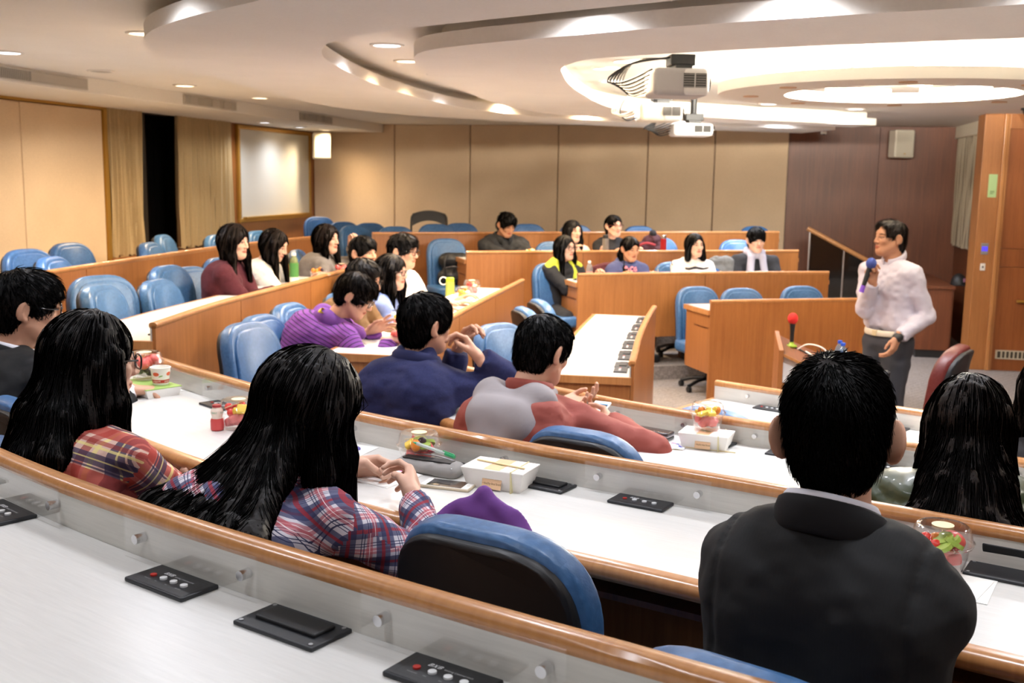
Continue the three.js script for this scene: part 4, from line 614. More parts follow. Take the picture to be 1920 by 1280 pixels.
// ---------- people ----------
const add = (a, b, s = 1) => [a[0] + b[0] * s, a[1] + b[1] * s, a[2] + b[2] * s], sub3 = (a, b) => [a[0] - b[0], a[1] - b[1], a[2] - b[2]], len3 = a => Math.hypot(...a), nrm = a => { const l = len3(a) || 1; return a.map(x => x / l); }, mix3 = (a, b, t) => a.map((x, i) => x + (b[i] - x) * t), cross = (a, b) => [a[1] * b[2] - a[2] * b[1], a[2] * b[0] - a[0] * b[2], a[0] * b[1] - a[1] * b[0]];
const SKIN = [phys(0xcb9a7e, 0.55, { vertexColors: true, sheen: 0.15 }), phys(0xd3a78f, 0.55, { vertexColors: true, sheen: 0.15 }), phys(0xbb8767, 0.55, { vertexColors: true, sheen: 0.1 })];
const HAIR = { black: phys(0x100e0e, 0.55, { specularIntensity: 0.35 }), brown: phys(0x1a110c, 0.55, { specularIntensity: 0.35 }), dark: phys(0x15110f, 0.52, { specularIntensity: 0.35 }) };
const MAT = {}; const cloth = (c, r = 0.9, o = {}) => MAT[c + '_' + r] ??= std(c, r, o);
function xf(prims, m, k = 1) { // move primitives by a matrix
  const q = new THREE.Quaternion().setFromRotationMatrix(m), T = p => V(...p).applyMatrix4(m).toArray();
  return prims.map(p => p.t === 0 ? { ...p, a: T(p.a), b: T(p.b), ra: p.ra * k, rb: p.rb * k } : { ...p, c: T(p.c), q: p.q ? q.clone().multiply(p.q) : q.clone() });
}
function hairShape(o, HM, fwd, left, H, S, B) {
  const P = []; const hp = (...l) => P.push(...xf(l, HM)); const at = (f, u, s) => add(add(add(H, fwd, f), [0, 1, 0], u), left, s), st = o.style, vol = o.vol ?? 0;
  hp(ELL([0, 0.036, -0.014], [(st === 'short' ? 0.077 : 0.081) + vol, 0.087 + vol, 0.102 + vol], 0.02));
  if (st === 'short') {
    hp(ELL([0, -0.03, -0.055], [0.067 + vol * 0.5, 0.07, 0.052 + vol * 0.6], 0.03), ELL([0, 0.075, 0.04], [0.062, 0.035, 0.05], 0.03));
    hp(ELL([0, -0.042 + (o.fringe ?? 0), 0.1], [0.072, 0.09, 0.07], 0.012, { sub: 1 }), ELL([0, -0.16, 0.02], [0.12, 0.085, 0.12], 0.01, { sub: 1 }), ELL([0, -0.155, -0.09], [0.1, 0.06, 0.05], 0.02, { sub: 1 }));
    for (const s of [-1, 1]) hp(ELL([s * 0.097, -0.012, -0.012], [0.026, 0.042, 0.028], 0.008, { sub: 1 }), ELL([s * 0.078, -0.085, 0.0], [0.03, 0.05, 0.06], 0.01, { sub: 1 }));
  } else {
    hp(ELL([0, 0.0, -0.05], [0.08 + vol, 0.09, 0.07 + vol], 0.03));
    const L = o.length ?? 0.35, wb = o.width ?? 0.085, bk = o.back ?? 0.075, sh = o.shift ?? 0;
    if (st === 'long' && o.drape) { // hair lying over the back of the garment
      const sp = sub3(B.N, B.pel), bo = 0.15 / (sp[1] / len3(sp)) + (o.off ?? 0), chain = [at(-0.075, -0.01, 0), add(add(B.N, [0, 1, 0], 0.02), B.fwd, -0.1 - (o.off ?? 0)), add(mix3(B.chest, B.N, 0.55), B.fwd, -bo), add(B.chest, B.fwd, -bo - 0.012), add(B.pel, B.fwd, -bo)], wid = [0.055, 0.075, wb, wb * 1.1, wb * 1.15];
      for (let i = 0; i < 7; i++) { const t = i / 3 - 1; let left_ = o.drape * (1 - 0.1 * Math.abs(Math.sin(i * 2.1))); const pt = j => add(add(chain[j], j ? B.left : left, t * wid[j] + (j ? sh * j / 3 : 0)), B.fwd, 0.03 * t * t);
        for (let j = 0; j < 4 && left_ > 0.01; j++) { const a = pt(j); let b = pt(j + 1); const l = len3(sub3(b, a)), f = Math.min(1, left_ / l); b = mix3(a, b, f); left_ -= l; const last = f < 1 || j === 3; P.push(CAP(a, b, j ? 0.03 : 0.038, last ? 0.016 : 0.03, 0.03)); } }
      for (const s of [-1, 1]) P.push(CAP(at(-0.01, 0.0, s * 0.074), at(-0.03, -0.13, s * 0.08), 0.032, 0.036, 0.03), CAP(at(-0.03, -0.13, s * 0.08), at(-0.05, -0.22, s * 0.085), 0.034, 0.02, 0.03));
      for (const s of [-1, 1]) { const f = (s > 0 ? o.lockL : o.lockR) ?? 0.5; if (f > 0) P.push(CAP(at(0.03, 0.02, s * 0.072), at(0.03, -0.1, s * 0.08), 0.022, 0.026, 0.03), CAP(at(0.03, -0.1, s * 0.08), at(o.lockFwd ?? 0.05, -0.1 - L * f, s * (o.lockOut ?? 0.085)), 0.027, 0.014, 0.03)); }
    } else if (st === 'long') {
      const n = 5; for (let i = 0; i < n; i++) { const t = (i / (n - 1)) * 2 - 1; P.push(CAP(at(-0.07 + 0.03 * t * t, 0.0, t * 0.06), at(-bk + 0.03 * Math.abs(t), -L * (1 - 0.08 * Math.abs(t)) + (o.jag ?? 0) * Math.sin(i * 2.3), t * wb + sh), 0.036, o.tip ?? 0.022, 0.03)); }
      for (const s of [-1, 1]) { const f = (s > 0 ? o.lockL : o.lockR) ?? 0.5; if (f > 0) P.push(CAP(at(0.03, 0.02, s * 0.072), at(0.035, -0.1, s * 0.08), 0.022, 0.024, 0.03), CAP(at(0.035, -0.1, s * 0.08), at(o.lockFwd ?? 0.06, -0.1 - L * f, s * (o.lockOut ?? 0.085)), 0.025, 0.014, 0.03)); }
    } else if (st === 'bob') { for (let i = 0; i < 5; i++) { const t = i / 2 - 1; P.push(CAP(at(-0.05 + 0.05 * t * t, 0, t * 0.07), at(-0.06 + 0.08 * t * t, -L, t * 0.085), 0.034, 0.03, 0.03)); } }
    else if (st === 'tied') { P.push(CAP(at(-0.09, 0.0, 0), at(-0.09, -0.06, o.side ?? 0), 0.035, 0.03, 0.03), CAP(at(-0.09, -0.06, o.side ?? 0), at(o.tailF ?? -0.1, -0.06 - L, (o.side ?? 0) * 1.6), 0.03, 0.016, 0.03)); }
    hp(ELL([o.part ?? 0, -0.035, 0.108], [0.056, 0.09 + (o.bangs ? -0.008 : 0.012), 0.075], 0.014, { sub: 1 }));
    if (o.bangs) hp(ELL([0, -0.05, 0.12], [0.05, 0.085, 0.07], 0.008, { sub: 1 }));
    if (st === 'tied') for (const s of [-1, 1]) hp(ELL([s * 0.086, -0.02, -0.005], [0.022, 0.04, 0.026], 0.006, { sub: 1 }), ELL([s * 0.07, -0.09, 0.02], [0.03, 0.05, 0.06], 0.01, { sub: 1 }));
  }
  return P;
}
function person(o) {
  const lod = o.lod ?? 1, f = o.sex === 'f' ? 1 : 0, S = o.scale ?? (f ? 0.94 : 1), fwd = [Math.sin(o.yaw), 0, Math.cos(o.yaw)], left = [Math.cos(o.yaw), 0, -Math.sin(o.yaw)], up = [0, 1, 0];
  const H = o.head, hy = o.headYaw ?? o.yaw, hp = o.headPitch ?? 0, hr = o.headRoll ?? 0, hfwd = [Math.sin(hy), 0, Math.cos(hy)], hleft = [Math.cos(hy), 0, -Math.sin(hy)], hs = (o.headScale ?? 1) * (f ? 0.97 : 1);
  const HM = new THREE.Matrix4().compose(V(...H), new THREE.Quaternion().setFromEuler(new THREE.Euler(hp, hy, hr, 'YXZ')), V(hs, hs, hs));
  const floor = o.floor, N = add(add(H, up, -0.142 * S), hfwd, -0.045 - 0.09 * Math.sin(hp)), standing = o.standing, pelY = standing ? floor + 0.93 * S : floor + (o.seat ?? 0.45) + 0.1;
  const pel = [...add(add(N, fwd, -(o.lean ?? 0.05)), left, o.leanSide ?? 0)]; pel[1] = pelY;
  const base = [pel[0], floor, pel[2]];
  const chest = add(mix3(pel, N, 0.66), fwd, -(o.slouch ?? 0.02)), sw = (o.shoulder ?? (f ? 0.158 : 0.185)), dn = o.drop ?? 0.075;
  const sh = s => add(add(add(N, up, -dn), left, s * sw), fwd, (s > 0 ? o.shFwdL : o.shFwdR) ?? 0.02);
  const arms = {};
  for (const s of [-1, 1]) {
    const h = (s > 0 ? o.L : o.R) ?? {}; const A = sh(s); let w = h.p ?? add(add(add(pel, fwd, 0.36), left, s * 0.1), up, 0.16); const l1 = 0.285 * S, l2 = 0.25 * S; let d = sub3(w, A), D = len3(d); if (D > (l1 + l2) * 0.995) { w = add(A, d, (l1 + l2) * 0.995 / D); d = sub3(w, A); D = len3(d); }
    const c = clamp((l1 * l1 + D * D - l2 * l2) / (2 * l1 * D), -1, 1), u = nrm(d); let hint = h.elbow ?? add(add([0, -1, 0], left, s * 0.22), fwd, -0.15); hint = nrm(add(hint, u, -(hint[0] * u[0] + hint[1] * u[1] + hint[2] * u[2])));
    const E = add(add(A, u, l1 * c), hint, l1 * Math.sqrt(1 - c * c)); arms[s] = { A, E, w, h, dir: nrm(h.dir ?? sub3(w, E)), palm: h.palm ?? [0, -1, 0] };
  }
  const g = thing('person', o.label, 'person', base, 0);
  // torso and sleeves
  const tor = (i, skinOnly) => {
    const P = [], q = skinOnly ? 0.55 : 1, r0 = (f ? 0.1 : 0.112) * (o.bulk ?? 1), wd = f ? 0.062 : 0.078, I = x => Math.max(0.02, x + i);
    const lo = standing ? 0.14 : -0.02;
    for (const s of [-1, 1]) P.push(CAP(add(add(pel, left, s * wd), up, lo), add(chest, left, s * wd * 1.08), I(r0 * 0.95), I(r0), 0.05), CAP(add(chest, left, s * wd * 1.08), add(add(sh(s), left, -s * 0.05), up, -0.01), I(r0 * 0.92), I(f ? 0.05 : 0.06), 0.035), CAP(add(N, up, -0.03), add(sh(s), up, o.pad ?? 0.008), I(f ? 0.034 : 0.042), I(f ? 0.036 : 0.042), 0.035));
    P.push(CAP(add(add(chest, up, 0.05), left, -wd), add(add(chest, up, 0.05), left, wd), I(r0 * 0.88), I(r0 * 0.88), 0.05));
    if (f) for (const s of [-1, 1]) P.push(ELL(add(add(add(chest, left, s * 0.065), fwd, 0.075), up, 0.01), [0.06 + i, 0.055 + i, 0.05 + i], 0.05));
    return P;
  };
  const arm = (s, i, flat) => { const a = arms[s], m = f ? 0.88 : 1; return [CAP(a.A, a.E, 0.053 * m + i, 0.043 * m + i, 0.022, { limb: 1 }), CAP(a.E, add(a.w, nrm(sub3(a.w, a.E)), flat ? (o.cuff ?? -0.015) : 0), 0.044 * m + i, (flat ? 0.034 : 0.026) * m + i, 0.03, { limb: 1, v0: 0.285 * S, flat })]; };
  const body = skin([...tor(-0.035, 1), ...arm(-1, -0.016), ...arm(1, -0.016), ...xf([CAP([0, -0.06, -0.028], [0, -0.17, -0.045], f ? 0.044 : 0.053, f ? 0.048 : 0.058, 0.03)], HM)], lod ? 0.022 : 0.016);
  const sm = o.skin ?? (f ? 1 : 0), parts = [whiteCol(toGeo(body, base))];
  const hg = headGeo(f, lod === 0 ? 0.0034 : 0.0046, o.ears ?? 0); hg.applyMatrix4(HM); hg.translate(-base[0], -base[1], -base[2]); parts.push(hg);
  for (const s of [-1, 1]) {
    const a = arms[s]; if (a.h.hide) continue; const z = a.dir; let y = a.palm.map(x => -x); y = nrm(add(y, z, -(y[0] * z[0] + y[1] * z[1] + y[2] * z[2]))); const x = cross(y, z), m = new THREE.Matrix4().makeBasis(V(...x), V(...y), V(...z)).setPosition(...a.w);
    const hd = toGeo(skin(handPrims(s, -s, a.h.curl ?? 0.45, S * 0.98, a.h.spread ?? 1), lod === 0 ? 0.0032 : 0.0055), [0, 0, 0]); whiteCol(hd); hd.applyMatrix4(m); hd.translate(-base[0], -base[1], -base[2]); parts.push(hd);
  }
  mesh('body', mergeGeometries(parts), SKIN[sm], g);
  // top
  const fa = o.fold ?? 0.007, fold = (x, y, z) => fa * (0.9 * noise3(x * 11 + 3, y * 20, z * 11) + 0.6 * noise3(x * 30, y * 38 + 7, z * 30) - 0.15);
  const foldS = o.seam ? (x, y, z) => { const lat = Math.abs((x - pel[0]) * left[0] + (z - pel[2]) * left[2]), k = (lat - sw + 0.012) / 0.007; return fold(x, y, z) - (y > chest[1] - 0.1 ? 0.006 * Math.exp(-k * k) : 0); } : fold;
  const quilt = o.quilt ? (x, y, z) => fold(x, y, z) * 0.6 + 0.011 * Math.abs(Math.sin((y + 0.35 * (x * left[0] + z * left[2])) * 46)) * Math.abs(Math.sin((y - 0.35 * (x * left[0] + z * left[2]) * 2) * 30 + 1)) : foldS;
  const inf = o.inflate ?? 0.014, top = skin([...tor(inf), ...arm(-1, inf, 1), ...arm(1, inf, 1), ...(o.extra ? o.extra({ N, H, pel, chest, fwd, left, up, add, sh, arms }) : [])], o.cell ?? (lod ? 0.015 : 0.0105), quilt);
  mesh(o.topName ?? 'shirt', o.uv ? clothGeo(top, base, left, fwd, pel) : toGeo(top, base), o.top, g);
  // legs
  const hip = s => add(add(pel, left, s * 0.085), up, -0.03), tm = o.trousers ?? cloth(0x1b1c22);
  if (standing) { const L = []; for (const s of [-1, 1]) { const k = add(add(hip(s), up, -0.43), fwd, 0.03), a = [hip(s)[0] + left[0] * s * 0.02, floor + 0.09, hip(s)[2] + left[2] * s * 0.02]; L.push(CAP(hip(s), k, 0.098, 0.072, 0.03), CAP(k, a, 0.07, 0.055, 0.03)); mesh('shoe', box(0.09, 0.08, 0.27, 0, 0.04, 0.06, 0.03).applyMatrix4(new THREE.Matrix4().makeRotationY(o.yaw).setPosition(a[0] - base[0], 0.0, a[2] - base[2])), M.black, g); } L.push(ELL(pel, [0.16, 0.1, 0.12], 0.06, { q: new THREE.Quaternion().setFromEuler(new THREE.Euler(0, o.yaw, 0)) })); mesh('trousers', toGeo(skin(L, 0.013, (x, y, z) => 0.006 * noise3(x * 14, y * 22, z * 14)), base), tm, g); }
  else { const L = []; for (const s of [-1, 1]) { const k = add(add(add(hip(s), fwd, o.thigh ?? 0.4), left, s * 0.05), up, -0.02), a = add([k[0], floor + 0.09, k[2]], fwd, o.shin ?? -0.05); L.push(CAP(hip(s), k, 0.088, 0.068, 0.04), CAP(k, a, 0.064, 0.05, 0.03)); mesh('shoe', box(0.085, 0.075, 0.25, 0, 0.038, 0.05, 0.028).applyMatrix4(new THREE.Matrix4().makeRotationY(o.yaw).setPosition(a[0] - base[0], 0.0, a[2] - base[2])), M.black, g); } mesh('trousers', toGeo(skin(L, 0.02), base), tm, g); }
  // hair
  const hP = hairShape(o.hair, HM, hfwd, hleft, H, S, { N, chest, pel, fwd, left }), amp = o.hair.rough ?? 0.003; hP.forEach(prep);
  let hs_ = skin(hP, lod === 0 ? 0.0052 : 0.0065, (x, y, z) => amp * (noise3(x * 60, y * (o.hair.style === 'short' ? 45 : 9), z * 60) + 0.6 * noise3(x * 140, y * (o.hair.style === 'short' ? 60 : 14), z * 140)));
  const sN = o.hair.strands ?? (lod === 0 ? 2200 : 350); const wh = V(...(o.hair.whorl ?? (o.hair.style === 'short' ? [0.012, 0.105, -0.055] : [0, 0.12, 0.02]))).applyMatrix4(HM).toArray();
  const st = strands(hs_, hP, wh, up, sN, o.hair.slen ?? (o.hair.style === 'short' ? 0.055 : 0.22), lod === 0 ? 0.0013 : 0.0022, { grav: o.hair.style === 'short' ? 0.25 : 0.8, reach: o.hair.style === 'short' ? 9 : 0.19, lift: o.hair.lift ?? (o.hair.style === 'short' ? 0.008 : 0.004), jit: o.hair.jit ?? (o.hair.style === 'short' ? 0.35 : 0.12), seg: o.hair.style === 'short' ? 6 : 9 });
  mesh('hair', toGeo(joinSurf(hs_, st), base), o.hair.mat ?? HAIR.black, g);
  // glasses
  if (o.glasses) {
    const ring = s => { const p = []; for (let i = 0; i <= 16; i++) { const a = i / 16 * 6.283, c = Math.cos(a), q = Math.sin(a), k = 1 / Math.pow(Math.abs(c) ** 3.5 + Math.abs(q) ** 3.5, 1 / 3.5); p.push([s * 0.034 + 0.026 * c * k, 0.004 + 0.0175 * q * k, 0.099 - 0.09 * (Math.abs(s * 0.034 + 0.026 * c * k)) ** 1.6]); } return tube(p, o.glasses.r ?? 0.002, 32, 6); };
    const gg = [ring(-1), ring(1), tube([[-0.009, 0.008, 0.1], [0, 0.011, 0.104], [0.009, 0.008, 0.1]], 0.0018, 8, 6)]; for (const s of [-1, 1]) gg.push(tube([[s * 0.059, 0.01, 0.09], [s * 0.078, 0.012, 0.05], [s * 0.08, 0.01, -0.012], [s * 0.078, -0.012, -0.03]], o.glasses.r ?? 0.002, 16, 6));
    const gm = mesh('glasses', merge(gg).applyMatrix4(HM).translate(-base[0], -base[1], -base[2]), o.glasses.mat ?? M.blackGloss, g);
    for (const s of [-1, 1]) mesh('lens', new THREE.CircleGeometry(0.024, 20).scale(1, 0.68, 1).rotateY(s * 0.18).translate(s * 0.034, 0.004, 0.0955).applyMatrix4(HM).translate(-base[0], -base[1], -base[2]), M.clear, gm);
  }
  const ctx = { N, H, pel, chest, fwd, left, up, sh, arms, base, g, HM, hfwd, hleft, add };
  const ringTube = (name, c, rx, rz, r, tilt, mat, a0 = 0, a1 = 6.283, sq = 1) => { const p = [], n = 24; for (let i = 0; i <= n; i++) { const a = a0 + (a1 - a0) * i / n, x = Math.sin(a) * rx, z = Math.cos(a) * rz; p.push(add(add(add(c, left, x), fwd, z), up, -tilt * z)); } const t = new THREE.TubeGeometry(new THREE.CatmullRomCurve3(p.map(q => V(...sub3(q, base)))), 40, r, 10); if (sq !== 1) { const A = t.attributes.position, cy = c[1] - base[1]; for (let i = 0; i < A.count; i++) { const zf = (A.getX(i) + base[0] - c[0]) * fwd[0] + (A.getZ(i) + base[2] - c[2]) * fwd[2]; const y0 = cy - tilt * zf; A.setY(i, y0 + (A.getY(i) - y0) * sq); } t.computeVertexNormals(); } return mesh(name, t, mat, g); };
  const blob = (name, prims, h, mat, disp) => mesh(name, toGeo(skin(prims, h, disp), base), mat, g);
  if (o.after) o.after({ ...ctx, ringTube, blob });
  return ctx;
}
// ---------- garments ----------
function plaid(n, base, bands, rep, rot = 0) { // bands: [centre, half width, colour, strength] in both directions
  const t = tex(n, (u, v) => { let c = hex(base); for (const [k, a] of [[0, u], [1, v]]) for (const [ce, hw, col, st, only] of bands) { if (only !== undefined && only !== k) continue; let d = Math.abs(a - ce); d = Math.min(d, 1 - d); if (d < hw) c = mixc(c, hex(col), st * (((Math.floor(u * n) + Math.floor(v * n) * (k ? 1 : 1)) % 2) ? 1 : 0.85)); } const g = 10 * (h3(Math.floor(u * n), Math.floor(v * n), 5) - 0.5); return c.map(x => x + g); }, true, [1 / rep, 1 / rep]);
  t.rotation = rot; return t;
}
const plaidRed = std(0xffffff, 0.95, { map: plaid(512, 0xd8b7a8, [[0.15, 0.13, 0xa8352c, 0.75], [0.5, 0.12, 0x2b2544, 0.72], [0.5, 0.015, 0xe8d98a, 0.8], [0.76, 0.03, 0xe6d88c, 0.85], [0.88, 0.05, 0x8e2a26, 0.6], [0.33, 0.02, 0x2b2544, 0.7]], 0.13) });
const plaidNavy = std(0xffffff, 0.95, { map: plaid(512, 0xcfcbd4, [[0.2, 0.2, 0x2a2f55, 0.72], [0.2, 0.05, 0xa3222c, 0.75], [0.56, 0.012, 0x22264a, 0.9], [0.64, 0.012, 0x22264a, 0.9], [0.8, 0.09, 0xb0404a, 0.55], [0.8, 0.01, 0xf2eef0, 0.9]], 0.078, 0.5) });
const stripePurple = std(0xffffff, 0.95, { map: tex(256, (u, v) => { const s = v % 1; const d = Math.abs(s - 0.5), g = 14 * (h3(Math.floor(u * 256), Math.floor(v * 256), 9) - 0.5); return d > 0.38 ? [48 + g, 24 + g, 62 + g] : [112 + g, 58 + g, 136 + g]; }, true, [6, 1 / 0.024]) });
const stripeWhite = std(0xffffff, 0.95, { map: tex(512, (u, v) => { const s = [0.62, 0.68, 0.74].some(q => Math.abs(v - q) < 0.013); return s ? [38, 36, 42] : [232, 230, 226]; }, true, [1, 1 / 0.6]) });
const printHoodie = std(0x434a72, 0.95);
const wool = (a, s) => std(0xffffff, 0.92, { map: tex(256, (u, v) => { const g = 16 * (tnoise(u, v, 128, 128, s) - 0.5) + 5 * (tnoise(u, v, 40, 40, s + 1) - 0.5); return hex(a).map(x => x + g); }, true, [4, 4]) });
const suit = std(0xffffff, 0.85, { map: tex(256, (u, v) => { const g = 6 * tnoise(u, v, 256, 40, 81) + ((Math.floor(u * 128) % 4) === 0 ? 3 : 0); return [10 + g, 11 + g, 12 + g]; }, true, [5, 5]) });
const suitPlain = std(0x0f1012, 0.85);
const yawNear = 2.47, yawBack = 1.42, yawFar = 0.26;
const T2 = 2 * RISE, T3 = 3 * RISE;
// ---------- near rows ----------
const P4 = person({ label: 'man in a black suit seen from behind in the foreground', sex: 'm', lod: 0, head: [0.552, 1.558, -1.76], yaw: 2.52, seam: 1, cell: 0.0085, headYaw: 2.78, headPitch: 0.02, headRoll: -0.05, ears: 1, pad: 0.018, floor: T3, lean: -0.01, slouch: 0.0, shoulder: 0.17, drop: 0.125, bulk: 1.04, top: suit, topName: 'suit_jacket', uv: 1, fold: 0.006, cuff: -0.02, skin: 0, hair: { style: 'short', vol: 0.008, fringe: 0, strands: 5200, slen: 0.05, lift: 0.012, mat: HAIR.dark, whorl: [0.012, 0.11, -0.05] },
  L: { p: [0.57, 1.19, -2.2], elbow: [0, -1, 0.15] }, R: { p: [0.75, 1.2, -2.12], elbow: [0, -1, 0.15] },
  after: c => { c.ringTube('shirt_collar', c.add(c.add(c.N, c.up, 0.012), c.fwd, 0.0), 0.071, 0.069, 0.01, 0.42, std(0xe9e9f2, 0.8), 0, 6.283, 2.2); c.ringTube('jacket_collar', c.add(c.add(c.N, c.up, -0.014), c.fwd, 0.004), 0.084, 0.08, 0.0105, 0.5, suitPlain, 0.5, 5.78, 2.9); } });
person({ label: 'man in a black suit with glasses writing at the left edge', sex: 'm', lod: 0, head: [-1.634, 1.509, -3.58], yaw: 2.35, headYaw: 1.98, headPitch: 0.12, floor: T3, lean: 0.14, slouch: 0.03, top: suitPlain, topName: 'suit_jacket', cuff: -0.04, pad: 0.025, skin: 0, hair: { style: 'short', vol: 0.012, rough: 0.004, strands: 1800, lift: 0.014, slen: 0.06 }, glasses: { r: 0.0024 },
  R: { p: [-1.37, 1.2, -3.74], dir: [0.9, -0.1, -0.4], curl: 0.95, elbow: [0.3, -0.8, 0.6] }, L: { p: [-1.62, 1.2, -4.0], curl: 0.6 },
  after: c => { c.ringTube('shirt_collar', c.add(c.N, c.up, 0.005), 0.068, 0.064, 0.01, 0.35, std(0xe9e9f0, 0.8), 0, 6.283, 1.8); c.ringTube('jacket_collar', c.add(c.N, c.up, -0.018), 0.08, 0.076, 0.015, 0.45, suitPlain, 0.5, 5.78, 1.6); const a = c.arms[-1], d = nrm(sub3(a.w, a.E)); c.blob('shirt_cuff', [CAP(c.add(a.w, d, -0.05), c.add(a.w, d, 0.002), 0.036, 0.034, 0.01, { flat: 1 })], 0.006, std(0xe9e9f0, 0.8)); } });
person({ label: 'long haired woman in a yellow and red plaid shirt, hands clasped', sex: 'f', lod: 0, head: [-1.045, 1.5, -2.62], headScale: 1.06, yaw: 2.62, headYaw: 2.2, headPitch: 0.06, floor: T3, lean: 0.02, slouch: 0.03, shoulder: 0.163, drop: 0.085, top: plaidRed, uv: 1, fold: 0.009, trousers: cloth(0x2c3f66), skin: 1, glasses: { r: 0.0024 },
  hair: { style: 'long', drape: 0.25, length: 0.27, width: 0.085, shift: -0.025, vol: 0.01, bangs: 1, strands: 3200, slen: 0.2, tip: 0.03, jag: 0.015, lockL: 0.4, lockR: 0.5, mat: HAIR.dark, rough: 0.004 },
  R: { p: [-0.88, 1.1, -2.88], dir: [-0.2, 0.15, -0.95], palm: [-0.8, 0, -0.3], curl: 0.7, elbow: [0.7, -0.6, 0.5] }, L: { p: [-0.97, 1.1, -2.94], dir: [0.85, 0.1, -0.4], palm: [0, -0.6, 0.6], curl: 0.75 },
  after: c => c.ringTube('collar', c.add(c.N, c.up, 0.0), 0.066, 0.064, 0.014, 0.4, plaidRed, 0, 6.283, 1.4) });
person({ label: 'woman with very long hair in a navy and red plaid shirt, holding a pen', sex: 'f', lod: 0, head: [-0.442, 1.465, -2.3], yaw: 2.42, headYaw: 2.3, headPitch: 0.4, floor: T3, lean: 0.26, slouch: 0.05, shoulder: 0.16, drop: 0.085, top: plaidNavy, uv: 1, fold: 0.009, skin: 1,
  hair: { style: 'long', drape: 0.84, length: 0.5, width: 0.17, shift: -0.035, vol: 0.012, strands: 4200, slen: 0.3, tip: 0.026, jag: 0.02, lockL: 0.5, lockR: 0.42, lockFwd: 0.045, mat: HAIR.dark, rough: 0.0035, lift: 0.006 },
  R: { p: [-0.232, 1.215, -2.46], dir: [-0.1, 0.35, -0.9], palm: [-0.85, -0.2, -0.2], curl: 0.85, elbow: [0.75, -0.7, 0.5] }, L: { p: [-0.43, 1.205, -2.74], dir: [0.93, 0.0, -0.2], palm: [0.15, -0.35, 0.85], curl: 1.05, elbow: [-0.6, -0.8, 0.2] },
  after: c => c.ringTube('collar', c.add(c.N, c.up, -0.005), 0.066, 0.064, 0.015, 0.4, plaidNavy, 0, 6.283, 1.4) });
person({ label: 'man in a navy wool coat with folded hands at his chin', sex: 'm', lod: 0, head: [-0.348, 1.371, -4.3], yaw: 2.6, headYaw: 2.25, headPitch: 0.05, headRoll: 0.02, floor: T2, seat: 0.42, lean: 0.12, slouch: 0.04, bulk: 1.06, drop: 0.095, top: wool(0x151b47, 84), topName: 'coat', uv: 1, fold: 0.007, inflate: 0.02, skin: 0, hair: { style: 'short', vol: 0.014, fringe: -0.012, strands: 1800, lift: 0.01, slen: 0.06 },
  R: { p: [-0.135, 1.262, -4.2], dir: [-0.55, 0.75, -0.25], palm: [-0.75, -0.5, 0.1], curl: [0.75, 0.8, 0.85, 0.9, 0.6], elbow: [0.35, -1, -0.25] }, L: { p: [-0.225, 1.262, -4.42], dir: [0.5, 0.8, 0.1], palm: [0.5, -0.4, 0.5], curl: 0.8 },
  extra: c => [CAP(c.add(c.add(c.N, c.left, -0.05), c.up, 0.012), c.add(c.add(c.N, c.left, 0.05), c.up, 0.012), 0.052, 0.052, 0.03)],
  after: c => c.ringTube('coat_collar', c.add(c.N, c.up, 0.0), 0.085, 0.082, 0.02, 0.3, cloth(0x171d47), 0.3, 5.98, 1.7) });
person({ label: 'man in a rust red jacket with a grey hood, looking at his phone', sex: 'm', lod: 0, head: [0.116, 1.35, -3.8], yaw: 2.62, headYaw: 2.35, headPitch: 0.3, floor: T2, seat: 0.42, lean: 0.16, slouch: 0.05, bulk: 1.05, drop: 0.095, top: std(0x8b3d31, 0.75), topName: 'jacket', fold: 0.009, inflate: 0.02, skin: 0, hair: { style: 'short', vol: 0.012, strands: 1800, lift: 0.009, slen: 0.055 },
  R: { p: [0.36, 1.085, -3.83], dir: [-0.6, 0.1, -0.7], palm: [-0.5, 0.5, -0.2], curl: 0.9, elbow: [0.8, -0.3, 0.55] }, L: { p: [0.2, 1.1, -4.1], dir: [0.75, 0.15, 0.3], palm: [0.2, 0.6, 0.2], curl: 0.5 },
  after: c => { const b = c.add(c.add(c.N, c.fwd, -0.1), c.up, -0.005), e = c.add(c.add(c.N, c.fwd, -0.225), c.up, -0.14), e2 = c.add(c.add(c.N, c.fwd, -0.2), c.up, -0.06); c.blob('hood', [CAP(c.add(b, c.left, -0.1), e, 0.06, 0.058, 0.06), CAP(c.add(b, c.left, 0.1), e, 0.06, 0.058, 0.06), CAP(c.add(e2, c.left, -0.075), c.add(e2, c.left, 0.075), 0.055, 0.055, 0.07), CAP(c.add(e2, c.left, -0.04), e, 0.06, 0.055, 0.06), CAP(c.add(e2, c.left, 0.04), e, 0.06, 0.055, 0.06), CAP(c.add(b, c.left, 0.085), c.add(c.add(c.N, c.left, 0.07), c.fwd, 0.05), 0.045, 0.022, 0.05), CAP(c.add(b, c.left, -0.085), c.add(c.add(c.N, c.left, -0.07), c.fwd, 0.05), 0.045, 0.022, 0.05), CAP(c.add(b, c.left, -0.05), c.add(b, c.left, 0.05), 0.045, 0.045, 0.05), ELL(c.add(c.add(b, c.up, 0.07), c.fwd, 0.055), [0.085, 0.06, 0.07], 0.03, { sub: 1 })], 0.009, wool(0x8d8789, 88), (x, y, z) => 0.007 * noise3(x * 16, y * 16, z * 16)); c.ringTube('jacket_collar', c.add(c.N, c.up, 0.016), 0.074, 0.07, 0.017, 0.25, std(0x8b3d31, 0.75), 0.3, 5.98, 1.9); } });
